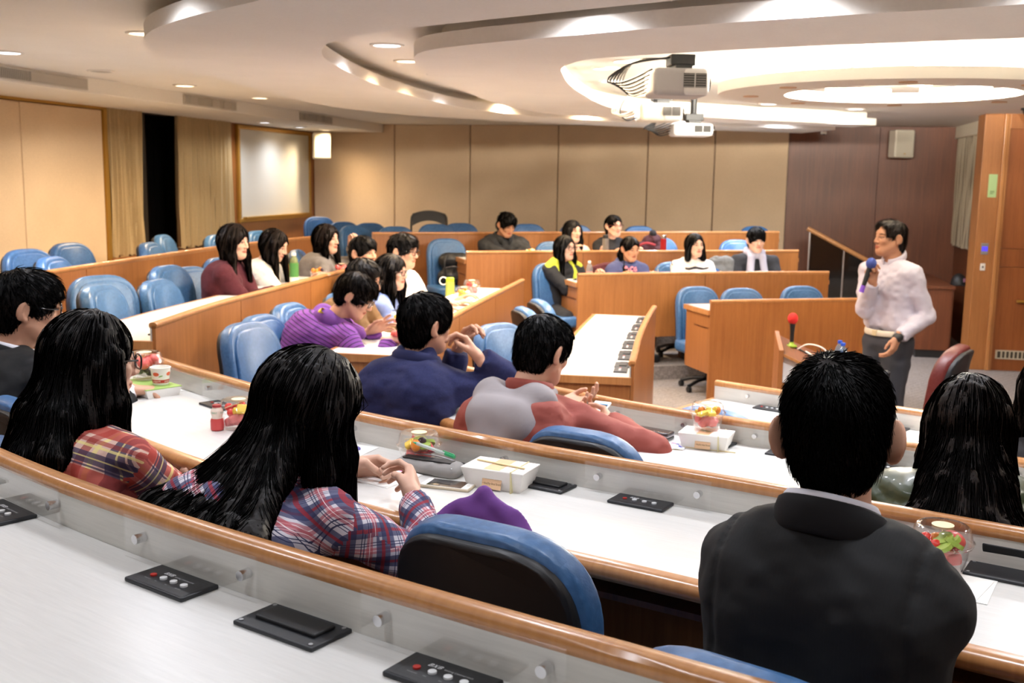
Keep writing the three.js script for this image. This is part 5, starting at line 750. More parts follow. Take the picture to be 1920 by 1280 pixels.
person({ label: 'long haired woman in a dark green quilted jacket at the right', sex: 'f', lod: 0, head: [1.14, 1.38, -2.6], yaw: 2.75, headYaw: 2.85, headPitch: 0.03, floor: T2, seat: 0.42, lean: 0.04, shoulder: 0.165, bulk: 1.12, top: phys(0x3a4630, 0.38, { clearcoat: 0.15 }), topName: 'quilted_jacket', inflate: 0.028, quilt: 1, skin: 1,
  hair: { style: 'long', drape: 0.42, off: 0.02, length: 0.36, width: 0.105, vol: 0.008, strands: 3600, slen: 0.26, tip: 0.03, jag: 0.02, lockL: 0.35, lockR: 0.3, mat: HAIR.brown, rough: 0.004 } });
person({ label: 'person with dark brown hair at the right edge, half out of view', sex: 'f', lod: 0, head: [1.75, 1.31, -3.4], yaw: 2.7, headYaw: 2.8, floor: RISE, seat: 0.45, lean: 0.04, top: cloth(0x1c1a1c), skin: 1, hair: { style: 'long', length: 0.3, width: 0.1, strands: 1600, vol: 0.008, mat: HAIR.brown } });
// ---------- rear rows ----------
person({ label: 'man in a purple striped hoodie with glasses bending over the desk', sex: 'm', lod: 0, head: [-0.885, 1.292, -6.0], yaw: 1.75, headYaw: 1.45, headPitch: 0.5, floor: T2, lean: 0.34, slouch: 0.07, bulk: 1.08, drop: 0.08, top: stripePurple, topName: 'hoodie', uv: 1, fold: 0.008, inflate: 0.02, cell: 0.012, skin: 0, glasses: { r: 0.0026 }, hair: { style: 'short', vol: 0.016, strands: 1500, lift: 0.014, slen: 0.06, mat: HAIR.brown },
  L: { p: [-0.81, 1.09, -6.08], dir: [0.75, 0.35, 0.15], palm: [0.1, -0.2, 0.9], curl: 0.3, spread: 2.5, elbow: [-0.4, -0.8, -0.6] }, R: { p: [-0.68, 1.07, -5.86], dir: [0.8, 0, -0.3], curl: 0.6, elbow: [-0.3, -0.8, 0.6] },
  after: c => { const b = c.add(c.add(c.N, c.fwd, -0.1), c.up, 0.03), e = c.add(c.add(c.N, c.fwd, -0.2), c.up, -0.06); c.blob('hood', [CAP(c.add(b, c.left, -0.095), e, 0.055, 0.058, 0.06), CAP(c.add(b, c.left, 0.095), e, 0.055, 0.058, 0.06), CAP(c.add(b, c.left, 0.095), c.add(c.add(c.add(c.N, c.left, 0.055), c.fwd, 0.11), c.up, -0.07), 0.048, 0.03, 0.04), CAP(c.add(b, c.left, -0.095), c.add(c.add(c.add(c.N, c.left, -0.055), c.fwd, 0.11), c.up, -0.07), 0.048, 0.03, 0.04), ELL(c.add(c.add(b, c.up, 0.06), c.fwd, 0.05), [0.075, 0.06, 0.06], 0.03, { sub: 1 })], 0.01, cloth(0x6d3d8a));
    const st = []; for (let i = 0; i <= 10; i++) { const t = i / 10; st.push(c.add(mix3(c.add(b, c.left, -0.1), e, t), c.add([0, 0.05, 0], c.left, -0.04))); } const tg = tube(st.map(p => sub3(p, c.base)), 0.016, 20, 8); mesh('hood_stripe', tg, std(0xd9c02e, 0.8), c.g).userData.label = 'yellow hood stripe'; c.ringTube('inner_shirt', c.add(c.N, c.up, -0.01), 0.062, 0.06, 0.016, 0.6, cloth(0x2c2724)); } });
person({ label: 'person in a brown jacket hidden behind the purple hoodie wearer', sex: 'm', lod: 1, head: [-0.909, 1.338, -6.5], yaw: 1.5, headYaw: 1.35, headPitch: 0.25, floor: T2, seat: 0.42, lean: 0.2, top: cloth(0x6b4e2c), topName: 'jacket', inflate: 0.03, fold: 0.01, glasses: {}, hair: { style: 'short', vol: 0.01, mat: HAIR.dark }, L: { p: [-0.62, 1.08, -6.62], curl: 0.7 }, R: { p: [-0.66, 1.08, -6.4], curl: 0.7 } });
person({ label: 'long haired woman with glasses in a light blue shirt', sex: 'f', lod: 1, head: [-0.79, 1.349, -6.95], yaw: 1.35, headYaw: 1.25, headPitch: 0.05, floor: T2, seat: 0.4, lean: 0.1, top: cloth(0x7d8fc0), glasses: { r: 0.0026, mat: cloth(0x3a2418, 0.4) }, hair: { style: 'long', length: 0.36, width: 0.06, back: 0.04, bangs: 1, lockL: 0.9, lockR: 0.95, lockFwd: 0.03, mat: HAIR.dark, strands: 700 }, L: { p: [-0.48, 1.07, -7.1] }, R: { p: [-0.5, 1.07, -6.85] } });
person({ label: 'black haired man half hidden behind the woman in the blue shirt', sex: 'm', lod: 1, head: [-1.107, 1.4, -7.9], yaw: 1.35, headYaw: 1.0, floor: T2, lean: 0.05, top: cloth(0x23252b), hair: { style: 'short', vol: 0.01, fringe: -0.01 } });
person({ label: 'man with glasses in a white jacket over a dark collar', sex: 'm', lod: 1, head: [-0.78, 1.437, -7.6], yaw: 1.25, headYaw: 1.2, headPitch: 0.08, floor: T2, seat: 0.44, lean: 0.08, top: cloth(0xe4e1dc), topName: 'jacket', inflate: 0.022, fold: 0.01, glasses: {}, hair: { style: 'short', vol: 0.01, strands: 600, lift: 0.016 }, L: { p: [-0.4, 1.08, -7.75] }, R: { p: [-0.42, 1.08, -7.5] }, after: c => c.ringTube('inner_collar', c.add(c.N, c.up, 0.0), 0.062, 0.06, 0.014, 0.6, cloth(0x22242e)) });
person({ label: 'long haired woman in a burgundy sweater with folded arms', sex: 'f', lod: 1, head: [-1.878, 1.513, -7.2], yaw: 1.45, headYaw: 1.2, headPitch: 0.06, floor: T3, lean: 0.06, top: wool(0x4a1420, 91), topName: 'sweater', uv: 1, inflate: 0.02, hair: { style: 'long', length: 0.28, width: 0.075, back: 0.06, bangs: 1, lockL: 0.6, lockR: 0.75, mat: HAIR.brown, strands: 700, vol: 0.006 }, L: { p: [-1.62, 1.19, -7.05], dir: [0.3, 0, 0.9], curl: 0.5 }, R: { p: [-1.6, 1.19, -7.25], dir: [0.4, 0, -0.9], curl: 0.5 } });
person({ label: 'dark haired woman in a white jacket with a fur trimmed hood', sex: 'f', lod: 1, head: [-1.765, 1.449, -7.9], yaw: 1.5, headYaw: 1.35, headPitch: 0.35, floor: T3, lean: 0.12, top: cloth(0xe6e0d4), topName: 'jacket', inflate: 0.024, fold: 0.011, hair: { style: 'long', length: 0.26, width: 0.06, back: 0.05, lockL: 0.7, lockR: 0.85, mat: HAIR.brown, strands: 600 }, L: { p: [-1.5, 1.19, -7.9] }, R: { p: [-1.48, 1.19, -7.75] },
  after: c => { const b = c.add(c.add(c.N, c.fwd, -0.1), c.up, -0.04); c.blob('fur_trim', [CAP(c.add(b, c.left, -0.11), c.add(c.add(b, c.up, -0.02), c.fwd, -0.03), 0.04, 0.045, 0.02), CAP(c.add(b, c.left, 0.11), c.add(c.add(b, c.up, -0.02), c.fwd, -0.03), 0.04, 0.045, 0.02)], 0.008, wool(0x8a6f4e, 95), (x, y, z) => 0.012 * noise3(x * 90, y * 90, z * 90)); } });
person({ label: 'long haired woman in a grey coat resting a raised fist', sex: 'f', lod: 1, head: [-1.5, 1.456, -8.6], yaw: 1.5, headYaw: 1.15, floor: T3, lean: 0.1, top: wool(0x77716c, 97), topName: 'coat', uv: 1, inflate: 0.024, hair: { style: 'long', length: 0.26, width: 0.09, back: 0.09, lockL: 0.6, lockR: 0.75, lockOut: 0.1, mat: HAIR.brown, strands: 700, vol: 0.008 }, L: { p: [-1.33, 1.4, -8.75], dir: [0.1, 0.8, 0.2], palm: [0.5, 0, 0.5], curl: 1.1, elbow: [-0.2, -0.9, -0.6] }, R: { p: [-1.28, 1.19, -8.35] } });
// ---------- far rows ----------
person({ label: 'man in a black jacket looking down in the far desk row', sex: 'm', lod: 1, head: [-0.073, 1.483, -11.1], yaw: 0.35, headYaw: 0.55, headPitch: 0.38, floor: T3, lean: 0.14, bulk: 1.1, shoulder: 0.2, top: cloth(0x1c1e21, 0.7), topName: 'jacket', inflate: 0.03, fold: 0.012, skin: 2, hair: { style: 'short', vol: 0.01, strands: 800, lift: 0.02 }, L: { p: [0.26, 1.2, -10.82], dir: [-0.7, 0, 0.6] }, R: { p: [0.1, 1.2, -10.75], dir: [0.8, 0, 0.4] },
  after: c => { c.ringTube('hood', c.add(c.N, c.up, 0.005), 0.085, 0.082, 0.03, 0.35, cloth(0x131416, 0.8), 0.3, 5.98, 1.5); } });
person({ label: 'long haired woman with a pale sleeve behind the lime jacket wearer', sex: 'f', lod: 1, head: [0.624, 1.418, -11.3], yaw: 0.4, headYaw: 0.6, floor: T3, seat: 0.42, lean: 0.06, top: cloth(0xd9c4bb), hair: { style: 'long', length: 0.3, width: 0.06, lockL: 0.9, lockR: 0.8, lockFwd: 0.05, part: 0.01, strands: 500 }, L: { p: [0.92, 1.2, -11.1] }, R: { p: [0.6, 1.2, -11.0] } });
person({ label: 'woman with glasses and tied hair in a black top, far row', sex: 'f', lod: 1, head: [1.065, 1.476, -11.4], yaw: 0.3, headYaw: 0.5, floor: T3, lean: 0.04, top: cloth(0x17171b), glasses: { mat: cloth(0x6b2f2a, 0.4) }, hair: { style: 'tied', length: 0.12, strands: 500 }, L: { p: [1.3, 1.2, -11.2] }, R: { p: [1.05, 1.2, -11.1] } });
person({ label: 'long haired woman with glasses in a black jacket with lime shoulders', sex: 'f', lod: 1, head: [0.488, 1.323, -10.05], yaw: 0.45, headYaw: 0.75, headPitch: 0.0, floor: T2, seat: 0.4, lean: 0.03, top: cloth(0x1d1e22), topName: 'jacket', inflate: 0.022, glasses: { r: 0.0026 }, hair: { style: 'long', length: 0.34, width: 0.06, lockL: 0.7, lockR: 0.95, lockFwd: 0.06, part: 0.008, strands: 700 }, L: { p: [0.78, 1.06, -9.95], curl: 0.6 }, R: { p: [0.7, 1.06, -9.8], curl: 0.6 }, trousers: cloth(0x1b1c20),
  after: c => { for (const s of [-1, 1]) c.blob('lime_yoke', [CAP(c.add(c.add(c.add(c.N, c.left, s * 0.075), c.up, 0.0), c.fwd, 0.005), c.add(c.add(c.sh(s), c.up, 0.025), c.fwd, 0.015), 0.052, 0.05, 0.02), CAP(c.add(c.add(c.add(c.N, c.left, s * 0.08), c.up, -0.02), c.fwd, 0.03), c.add(c.add(c.add(c.N, c.left, s * 0.095), c.fwd, 0.13), c.up, -0.17), 0.045, 0.03, 0.02)], 0.011, cloth(0xb5bd3a)); c.ringTube('black_top', c.add(c.add(c.N, c.up, -0.06), c.fwd, 0.05), 0.06, 0.05, 0.03, 0.6, cloth(0x17171b)); } });
person({ label: 'woman in a navy hoodie with pink lettering', sex: 'f', lod: 1, head: [1.128, 1.306, -10.3], yaw: 0.3, headYaw: 0.45, headPitch: 0.18, floor: T2, seat: 0.4, lean: 0.05, top: printHoodie, topName: 'hoodie', inflate: 0.022, skin: 2, hair: { style: 'tied', length: 0.16, side: -0.05, tailF: 0.05, mat: HAIR.dark, strands: 500 }, L: { p: [1.32, 1.05, -10.05] }, R: { p: [1.02, 1.05, -9.98] },
  after: c => { c.ringTube('hood', c.add(c.N, c.up, -0.012), 0.088, 0.085, 0.03, 0.4, printHoodie, 0, 6.283, 1.2); const q = c.add(c.add(c.chest, c.fwd, 0.142), c.up, 0.065), pk = std(0xe08a9c, 0.7); const lt = new THREE.Group(); const pts = [[[-0.075, 0.01], [-0.045, 0.012], [-0.06, 0.03], [-0.06, -0.03]], [[-0.03, -0.02], [-0.03, 0.01]], [[0.02, 0.018], [0.0, 0.02], [-0.01, 0.0], [0.002, -0.018], [0.02, -0.014]], [[0.06, 0.015], [0.04, 0.012], [0.035, -0.01], [0.05, -0.018], [0.06, 0.0], [0.065, -0.018]]]; for (const l of pts) { const p = l.map(([x, y]) => sub3(c.add(c.add(c.add(q, c.left, x * 0.9), c.up, y + 0.02), c.fwd, 0.012 - x * x * 2.2), c.base)); mesh('print_letter', new THREE.TubeGeometry(new THREE.CatmullRomCurve3(p.map(a => V(...a))), 16, 0.007, 6), pk, c.g); } } });
person({ label: 'woman with a bob haircut in a white sweater with black stripes', sex: 'f', lod: 1, head: [1.773, 1.342, -10.45], yaw: 0.2, headYaw: 0.35, floor: T2, seat: 0.4, lean: 0.04, top: stripeWhite, topName: 'sweater', uv: 1, inflate: 0.018, hair: { style: 'bob', length: 0.125, strands: 500, part: 0.005 }, L: { p: [1.98, 1.05, -10.2] }, R: { p: [1.68, 1.05, -10.12] } });
person({ label: 'black haired man with a grey scarf and dark sweater', sex: 'm', lod: 1, head: [2.416, 1.387, -10.65], yaw: 0.15, headYaw: 0.1, headPitch: 0.08, floor: T2, seat: 0.42, lean: 0.08, shoulder: 0.195, top: cloth(0x25272d), topName: 'sweater', skin: 1, hair: { style: 'short', vol: 0.012, fringe: -0.02, strands: 700 }, L: { p: [2.62, 1.06, -10.35] }, R: { p: [2.3, 1.06, -10.3] },
  after: c => { const m = wool(0xa4a3b4, 99); c.blob('scarf', [...[0, 1, 2, 3, 4, 5, 6, 7].map(i => { const a = i * 0.785, b = a + 0.785, P = q => c.add(c.add(c.add(c.N, c.left, 0.075 * Math.sin(q)), c.fwd, 0.075 * Math.cos(q)), c.up, 0.02 - 0.02 * Math.cos(q)); return CAP(P(a), P(b), 0.036, 0.036, 0.02); }), CAP(c.add(c.add(c.add(c.N, c.left, 0.055), c.fwd, 0.095), c.up, -0.02), c.add(c.add(c.add(c.N, c.left, 0.085), c.fwd, 0.15), c.up, -0.32), 0.036, 0.038, 0.02), CAP(c.add(c.add(c.add(c.N, c.left, -0.06), c.fwd, 0.095), c.up, -0.02), c.add(c.add(c.add(c.N, c.left, -0.1), c.fwd, 0.15), c.up, -0.3), 0.036, 0.04, 0.02)], 0.011, m, (x, y, z) => 0.005 * noise3(x * 40, y * 12, z * 40)); } });
// ---------- the speaker ----------
person({ label: 'standing man in a pale shirt and dark jeans speaking into a microphone', sex: 'm', lod: 0, standing: 1, scale: 1.0, head: [2.493, 1.609, -7.1], yaw: -1.05, headYaw: -1.35, headPitch: -0.03, floor: 0, lean: 0.0, slouch: 0.0, bulk: 0.98, shoulder: 0.19, drop: 0.09, top: std(0xc9c4cf, 0.85), topName: 'shirt', fold: 0.009, inflate: 0.013, trousers: wool(0x393a40, 101), skin: 2, cell: 0.011, hair: { style: 'short', vol: 0.001, fringe: 0.05, strands: 1400, lift: 0.016, slen: 0.05, mat: phys(0x241a13, 0.5) },
  R: { p: [2.36, 1.335, -6.98], dir: [-0.35, 0.85, 0.1], palm: [0.3, 0.1, 0.9], curl: 1.15, elbow: [-0.1, -1, -0.1] }, L: { p: [2.5, 0.985, -6.84], dir: [-0.35, -0.9, 0.1], palm: [-0.6, 0.1, -0.6], curl: 0.5, elbow: [0.8, -0.3, -0.2] },
  after: c => { c.ringTube('shirt_collar', c.add(c.N, c.up, 0.012), 0.07, 0.068, 0.011, 0.5, std(0xd2cdd8, 0.8), 0.2, 6.08, 2.4);
    c.ringTube('belt', c.add(c.pel, c.up, 0.055), 0.165, 0.132, 0.008, 0, std(0xd8cdb8, 0.6), 0, 6.283, 2.6); const bp = c.add(c.add(c.pel, c.up, 0.055), c.fwd, 0.138); const bk = mesh('belt_buckle', box(0.04, 0.04, 0.012, 0, 0, 0, 0.004), std(0xcdbb94, 0.4), c.g); bk.position.set(...sub3(bp, c.base)); bk.rotation.y = -1.05;
    const a = c.arms[1], d = nrm(sub3(a.w, a.E)); c.blob('watch', [CAP(c.add(a.w, d, -0.016), c.add(a.w, d, 0.008), 0.032, 0.032, 0.004)], 0.006, M.black); } });
{ const m = thing('microphone', 'black microphone with blue foam and a purple end in the speaker hand', 'microphone'); const a = [2.275, 1.275, -6.93], b = [2.325, 1.45, -6.93], at = t => a.map((x, i) => x + (b[i] - x) * t);
  const cone = (t0, t1, r0, r1) => { const p = V(...at(t0)), q = V(...at(t1)), g = new THREE.CylinderGeometry(r1, r0, p.distanceTo(q), 18); g.applyQuaternion(new THREE.Quaternion().setFromUnitVectors(V(0, 1, 0), q.clone().sub(p).normalize())); g.translate((p.x + q.x) / 2, (p.y + q.y) / 2, (p.z + q.z) / 2); return g; };
  mesh('handle', cone(0.18, 0.9, 0.014, 0.019), M.black, m); mesh('end_cap', cone(-0.05, 0.2, 0.017, 0.015), std(0x7a4bc0, 0.6), m); mesh('windscreen', new THREE.SphereGeometry(0.034, 20, 14).scale(1, 1.15, 1).translate(...at(1.02)), std(0x3a4a8c, 0.95), m); }
// ---------- things on the desks ----------
const D3 = deskY(3), D2 = deskY(2), D1 = deskY(1);
// keep a thing clear of the desk screen and edge of its row
function on(row, x, z, r = 0.07, dy = 0) { const P = PATH[row], q = P.pos(P.near(x, z)), o = clamp((x - q.x) * q.nx + (z - q.z) * q.nz, 0.035 + r, 0.48 - r); return [q.x + q.nx * o, deskY(+row.slice(-1)) + dy, q.z + q.nz * o]; }
const fruitM = { melon: phys(0xd85a52, 0.4), watermelon: phys(0xd0625c, 0.45), pineapple: phys(0xe8c648, 0.5), kiwi: phys(0x9cb54a, 0.5), tomato: phys(0xd4372e, 0.25), orange: phys(0xe88a2a, 0.35), grape: phys(0x3a2030, 0.3), guava: phys(0xdfe2b0, 0.5), berry: phys(0xc2243a, 0.45) };
const fruitG = { melon: new THREE.SphereGeometry(0.024, 10, 8).scale(1.1, 0.8, 0.9), watermelon: box(0.034, 0.026, 0.03, 0, 0, 0, 0.008), pineapple: box(0.03, 0.014, 0.036, 0, 0, 0, 0.005), kiwi: cyl(0.02, 0.02, 0.009, 0, 0, 0, 14), tomato: new THREE.SphereGeometry(0.013, 12, 10), orange: new THREE.SphereGeometry(0.014, 12, 10).scale(1, 1.25, 1), grape: new THREE.SphereGeometry(0.012, 10, 8).scale(1.1, 1, 1), guava: box(0.034, 0.012, 0.026, 0, 0, 0, 0.005), berry: new THREE.ConeGeometry(0.014, 0.03, 10) };
const CUPB = lathe([[0, 0.002], [0.044, 0.002], [0.046, 0.006], [0.057, 0.055], [0.0585, 0.058], [0.062, 0.058], [0.062, 0.061], [0.0575, 0.061], [0.056, 0.057], [0.0448, 0.0075], [0, 0.0045]], 36), LIDG = lathe([[0.063, 0.062], [0.064, 0.065], [0.0585, 0.0665], [0.053, 0.091], [0.049, 0.096], [0.04, 0.0935], [0.0, 0.095], [0, 0.0965], [0.0405, 0.095], [0.0495, 0.0975], [0.0545, 0.092], [0.06, 0.068], [0.065, 0.066]], 36), STICK = cyl(0.0012, 0.0012, 0.07, 0, 0, 0, 6).rotateZ(1.3), STICKER = cyl(0.022, 0.022, 0.0006, 0, 0.0975, 0, 20);
const stickerM = std(0xe9dfb0, 0.6), woodStick = std(0xe2cf9f, 0.7);
function fruitCup(label, pos, kinds, sc = 1, lid = true, detail = true) {
  const g = thing('fruit_cup', label, 'fruit cup', pos, rr(0, 6.28), 'clear cups of cut fruit'); g.scale.setScalar(sc);
  mesh('cup', CUPB, M.clear, g).userData.label = 'clear plastic cup'; if (lid) { const l = mesh('lid', LIDG, M.clear, g); l.userData.label = 'clear domed lid'; mesh('sticker', STICKER, stickerM, l); }
  const n = detail ? 18 : 10; for (let i = 0; i < n; i++) { const k = i < n * 0.5 ? kinds[0] : kinds[1 + Math.floor(rnd() * (kinds.length - 1))], lv = i < n * 0.5 ? 0 : 1, R = lv ? 0.037 : 0.027, a = i * 2.4, r = R * Math.sqrt(((i % (n / 2)) + 0.5) / (n / 2)), f = mesh(k === 'kiwi' ? 'kiwi_slice' : k === 'pineapple' ? 'pineapple_piece' : k === 'tomato' ? 'cherry_tomato' : k === 'berry' ? 'strawberry' : k + '_piece', fruitG[k], fruitM[k], g); f.position.set(r * Math.cos(a), lv ? rr(0.056, 0.072) : rr(0.022, 0.042), r * Math.sin(a)); f.rotation.set(rr(-0.6, 0.6), rr(0, 6), rr(-0.6, 0.6)); }
  if (lid) { const s = mesh('pick', STICK, woodStick, g); s.position.set(0.01, 0.081, 0); }
  return g;
}
fruitCup('fruit cup with orange and red tomatoes at the foreground suit wearer', on('near3', 0.938, -2.2, 0.07, 0), ['watermelon', 'orange', 'tomato', 'kiwi', 'guava', 'melon'], 1.02);
fruitCup('fruit cup in front of the woman holding the green pen', on('near3', -0.185, -3.0, 0.07, 0), ['watermelon', 'berry', 'kiwi', 'orange', 'pineapple', 'grape']);
fruitCup('fruit cup beside the small yogurt bottle', on('near3', -0.862, -3.3, 0.07, 0), ['watermelon', 'tomato', 'orange', 'pineapple'], 1.0);
fruitCup('fruit cup with dark grapes on the green topped tray', on('near3', -1.27, -4.02, 0.07, 0.034), ['grape', 'melon', 'guava'], 1.05);
fruitCup('fruit cup on top of the white food box', on('near2', 0.725, -3.74, 0.07, 0.056), ['watermelon', 'pineapple', 'pineapple', 'orange', 'kiwi', 'guava'], 1.0);
fruitCup('fruit cup beyond the rust jacket shoulder', on('near2', 0.285, -4.5, 0.07, 0), ['melon', 'guava', 'kiwi', 'pineapple'], 1.05);
fruitCup('pink fruit cup at the hand of the purple hoodie wearer', on('back2', -0.7, -6.6, 0.07, 0), ['watermelon', 'guava', 'pineapple'], 1.05, true, false);
fruitCup('pink fruit cup half hidden behind the navy coat', on('back2', -0.62, -5.86, 0.07, 0), ['watermelon', 'melon'], 1.0, false, false);
fruitCup('fruit cup with yellow pieces behind the green lid bottle', on('back2', -0.37, -8.05, 0.07, 0), ['pineapple', 'pineapple', 'orange', 'guava'], 1.1, true, false);
fruitCup('fruit cup at the far end beside the green lid bottle', on('back2', -0.33, -8.6, 0.07, 0), ['melon', 'guava', 'tomato'], 1.1, true, false);
fruitCup('open fruit cup beside the green tea bottle', on('back3', -1.5, -8.2, 0.07, 0), ['watermelon', 'orange', 'pineapple', 'grape'], 1.15, false, false);
fruitCup('pink fruit cup in front of the grey coat', on('back3', -1.36, -8.45, 0.07, 0), ['watermelon', 'melon'], 1.1, true, false);
fruitCup('fruit cup in front of the man in the black jacket', on('far3', 0.17, -10.82, 0.07, 0), ['pineapple', 'orange', 'guava'], 1.2, false, false);
// food boxes
function taper(w0, d0, w1, d1, h) { const g = new THREE.BoxGeometry(1, h, 1); const p = g.attributes.position; for (let i = 0; i < p.count; i++) { const t = p.getY(i) > 0; p.setX(i, p.getX(i) * (t ? w1 : w0)); p.setZ(i, p.getZ(i) * (t ? d1 : d0)); } g.translate(0, h / 2, 0); g.computeVertexNormals(); return g; }
const boxPaper = std(0xf0ede6, 0.7), boxPrint = std(0xffffff, 0.7, { map: canvasTex(256, 160, (c, w, h) => { c.fillStyle = '#f1eee8'; c.fillRect(0, 0, w, h); c.strokeStyle = '#d98a78'; c.lineWidth = 2; for (let i = -160; i < w; i += 14) { c.beginPath(); c.moveTo(i, h); c.lineTo(i + 60, 0); c.stroke(); } c.fillStyle = '#e7bd92'; c.fillRect(90, 0, 70, h); c.fillStyle = '#4f9a54'; c.beginPath(); c.ellipse(120, 70, 34, 14, 0.4, 0, 7); c.fill(); }) }), boxLabel = std(0xffffff, 0.7, { map: canvasTex(256, 128, (c, w, h) => { c.fillStyle = '#e3bd95'; c.fillRect(0, 0, w, h); c.fillStyle = '#7a5a3c'; c.font = 'bold 24px sans-serif'; c.fillText('• Handmade Natural', 10, 55); c.fillText('• Healthy Meal Brand', 10, 95); }) });
function foodBox(label, pos, turn) {
  const g = thing('food_box', label, 'food box', pos, turn, 'white paper food boxes');
  mesh('box', taper(0.15, 0.09, 0.175, 0.115, 0.05), boxPaper, g); mesh('lid', box(0.177, 0.005, 0.117, 0, 0.0525, 0, 0.002), boxPaper, g); mesh('lid_print', new THREE.PlaneGeometry(0.17, 0.11).rotateX(-Math.PI / 2).translate(0, 0.0554, 0), boxPrint, g);
  mesh('label', new THREE.PlaneGeometry(0.055, 0.044).rotateX(-0.25).translate(0, 0.026, 0.0535), boxLabel, g); mesh('rubber_band', merge([box(0.003, 0.058, 0.12, 0.055, 0.028, 0)]), std(0xd9cfa0, 0.7), g);
  return g;
}
foodBox('white paper food box beside the flat black outlet box', on('near3', 0.05, -2.82, 0.09, 0), -0.42); single('chopstick', 'wooden stick lying across the nearer food box lid', 'chopstick', box(0.15, 0.003, 0.006, 0, 0.0015, 0), woodStick, on('near3', 0.05, -2.82, 0.09, 0.0565), -0.6);
foodBox('white paper food box under a fruit cup', on('near2', 0.735, -3.74, 0.09, 0), -0.42);
{ const g = thing('food_tray', 'white compartment tray with a green top at the left desk end', 'food tray', on('near3', -1.225, -3.96, 0.1, 0), -0.75); mesh('tray', merge([taper(0.1, 0.12, 0.115, 0.14, 0.03).translate(-0.06, 0, 0), taper(0.1, 0.12, 0.11, 0.14, 0.03).translate(0.062, 0, 0)]), boxPaper, g); mesh('green_cover', box(0.235, 0.003, 0.14, 0, 0.0318, 0), std(0x9cbc62, 0.6), g);
  const c = thing('paper_cup', 'small white paper cup with a red band and fruit print', 'cup', on('near3', -1.195, -3.93, 0.07, 0.034), 0.6); const pm = std(0xffffff, 0.6, { map: canvasTex(512, 256, (x, w, h) => { x.fillStyle = '#f3efe6'; x.fillRect(0, 0, w, h); x.fillStyle = '#c63a34'; x.fillRect(0, 176, w, 50); x.fillStyle = '#f3efe6'; x.font = 'bold 28px sans-serif'; for (let i = 0; i < 4; i++) x.fillText('yogurt', 14 + i * 128, 210); for (let i = 0; i < 4; i++) { x.fillStyle = '#d9603a'; x.beginPath(); x.arc(60 + i * 128, 90, 30, 0, 7); x.fill(); x.fillStyle = '#7fa848'; x.beginPath(); x.ellipse(104 + i * 128, 120, 22, 9, -0.5, 0, 7); x.fill(); } }) });
  mesh('cup', new THREE.CylinderGeometry(0.036, 0.028, 0.062, 28, 1, true).translate(0, 0.031, 0), pm, c); mesh('rim', new THREE.TorusGeometry(0.036, 0.0018, 8, 28).rotateX(Math.PI / 2).translate(0, 0.062, 0), boxPaper, c); mesh('base', cyl(0.0285, 0.0275, 0.003, 0, 0.002, 0, 24), boxPaper, c); mesh('inside', cyl(0.033, 0.033, 0.002, 0, 0.05, 0, 24), std(0xe9e2cf, 0.7), c);
  const y = thing('yogurt_bottle', 'small yogurt drink bottle with a foil top', 'bottle', on('near3', -0.925, -3.28, 0.04, 0), 2.3); const ym = std(0xffffff, 0.4, { map: canvasTex(512, 256, (x, w, h) => { x.fillStyle = '#efdccc'; x.fillRect(0, 0, w, h); x.fillStyle = '#5fa77a'; x.font = 'bold 22px sans-serif'; for (let i = 0; i < 4; i++) x.fillText('YAKULT', 10 + i * 128, 86); x.fillStyle = '#d4504e'; x.fillRect(0, 150, w, 84); x.fillStyle = '#f0dccf'; x.font = 'bold 44px sans-serif'; for (let i = 0; i < 4; i++) x.fillText('養樂多', 4 + i * 128, 208); }) });
  mesh('body', lathe([[0, 0], [0.019, 0.001], [0.0205, 0.006], [0.0205, 0.032], [0.0165, 0.042], [0.0165, 0.046], [0.0195, 0.056], [0.0185, 0.066], [0.013, 0.073], [0.013, 0.077]], 28), ym, y); mesh('foil_cap', cyl(0.0138, 0.0145, 0.007, 0, 0.0785, 0, 20), std(0xb4474a, 0.35, { metalness: 0.4 }), y); }
// stationery
function pen(label, pos, turn, c1, c2, tilt = 0) { const g = thing('pen', label, 'pen', pos, turn); g.rotation.order = 'YXZ'; g.rotation.z = tilt; mesh('barrel', new THREE.CylinderGeometry(0.0045, 0.0045, 0.1, 12).rotateZ(Math.PI / 2).translate(0, 0.005, 0), c1, g); mesh('cap', new THREE.CylinderGeometry(0.005, 0.005, 0.03, 12).rotateZ(Math.PI / 2).translate(0.055, 0.005, 0), c2, g); mesh('tip', new THREE.ConeGeometry(0.0042, 0.016, 10).rotateZ(Math.PI / 2).translate(-0.058, 0.005, 0), c2, g); mesh('clip', box(0.035, 0.0015, 0.003, 0.05, 0.0107, 0), c2, g); return g; }
pen('purple and white pen near the acrylic plate', on('near3', -0.415, -3.2, 0.06, 0), -0.55, std(0xcfcbe6, 0.4), std(0x6c62b8, 0.4));
pen('silver pen beside the black glasses case', on('near2', 0.47, -3.86, 0.06, 0), -0.45, std(0xd9cdb8, 0.3, { metalness: 0.3 }), M.steel);
pen('clear and green pen held above the pencil pouch', [-0.2, D3 + 0.105, -2.66], -0.55, phys(0xd7e2dc, 0.15, { transmission: 0.4 }), std(0x1f9e62, 0.4), -0.15);
pen('blue pen on the paper of the man at the left edge', [-1.4, D3 + 0.004, -3.96], 0.5, std(0x2b45b0, 0.4), std(0x20358c, 0.4));
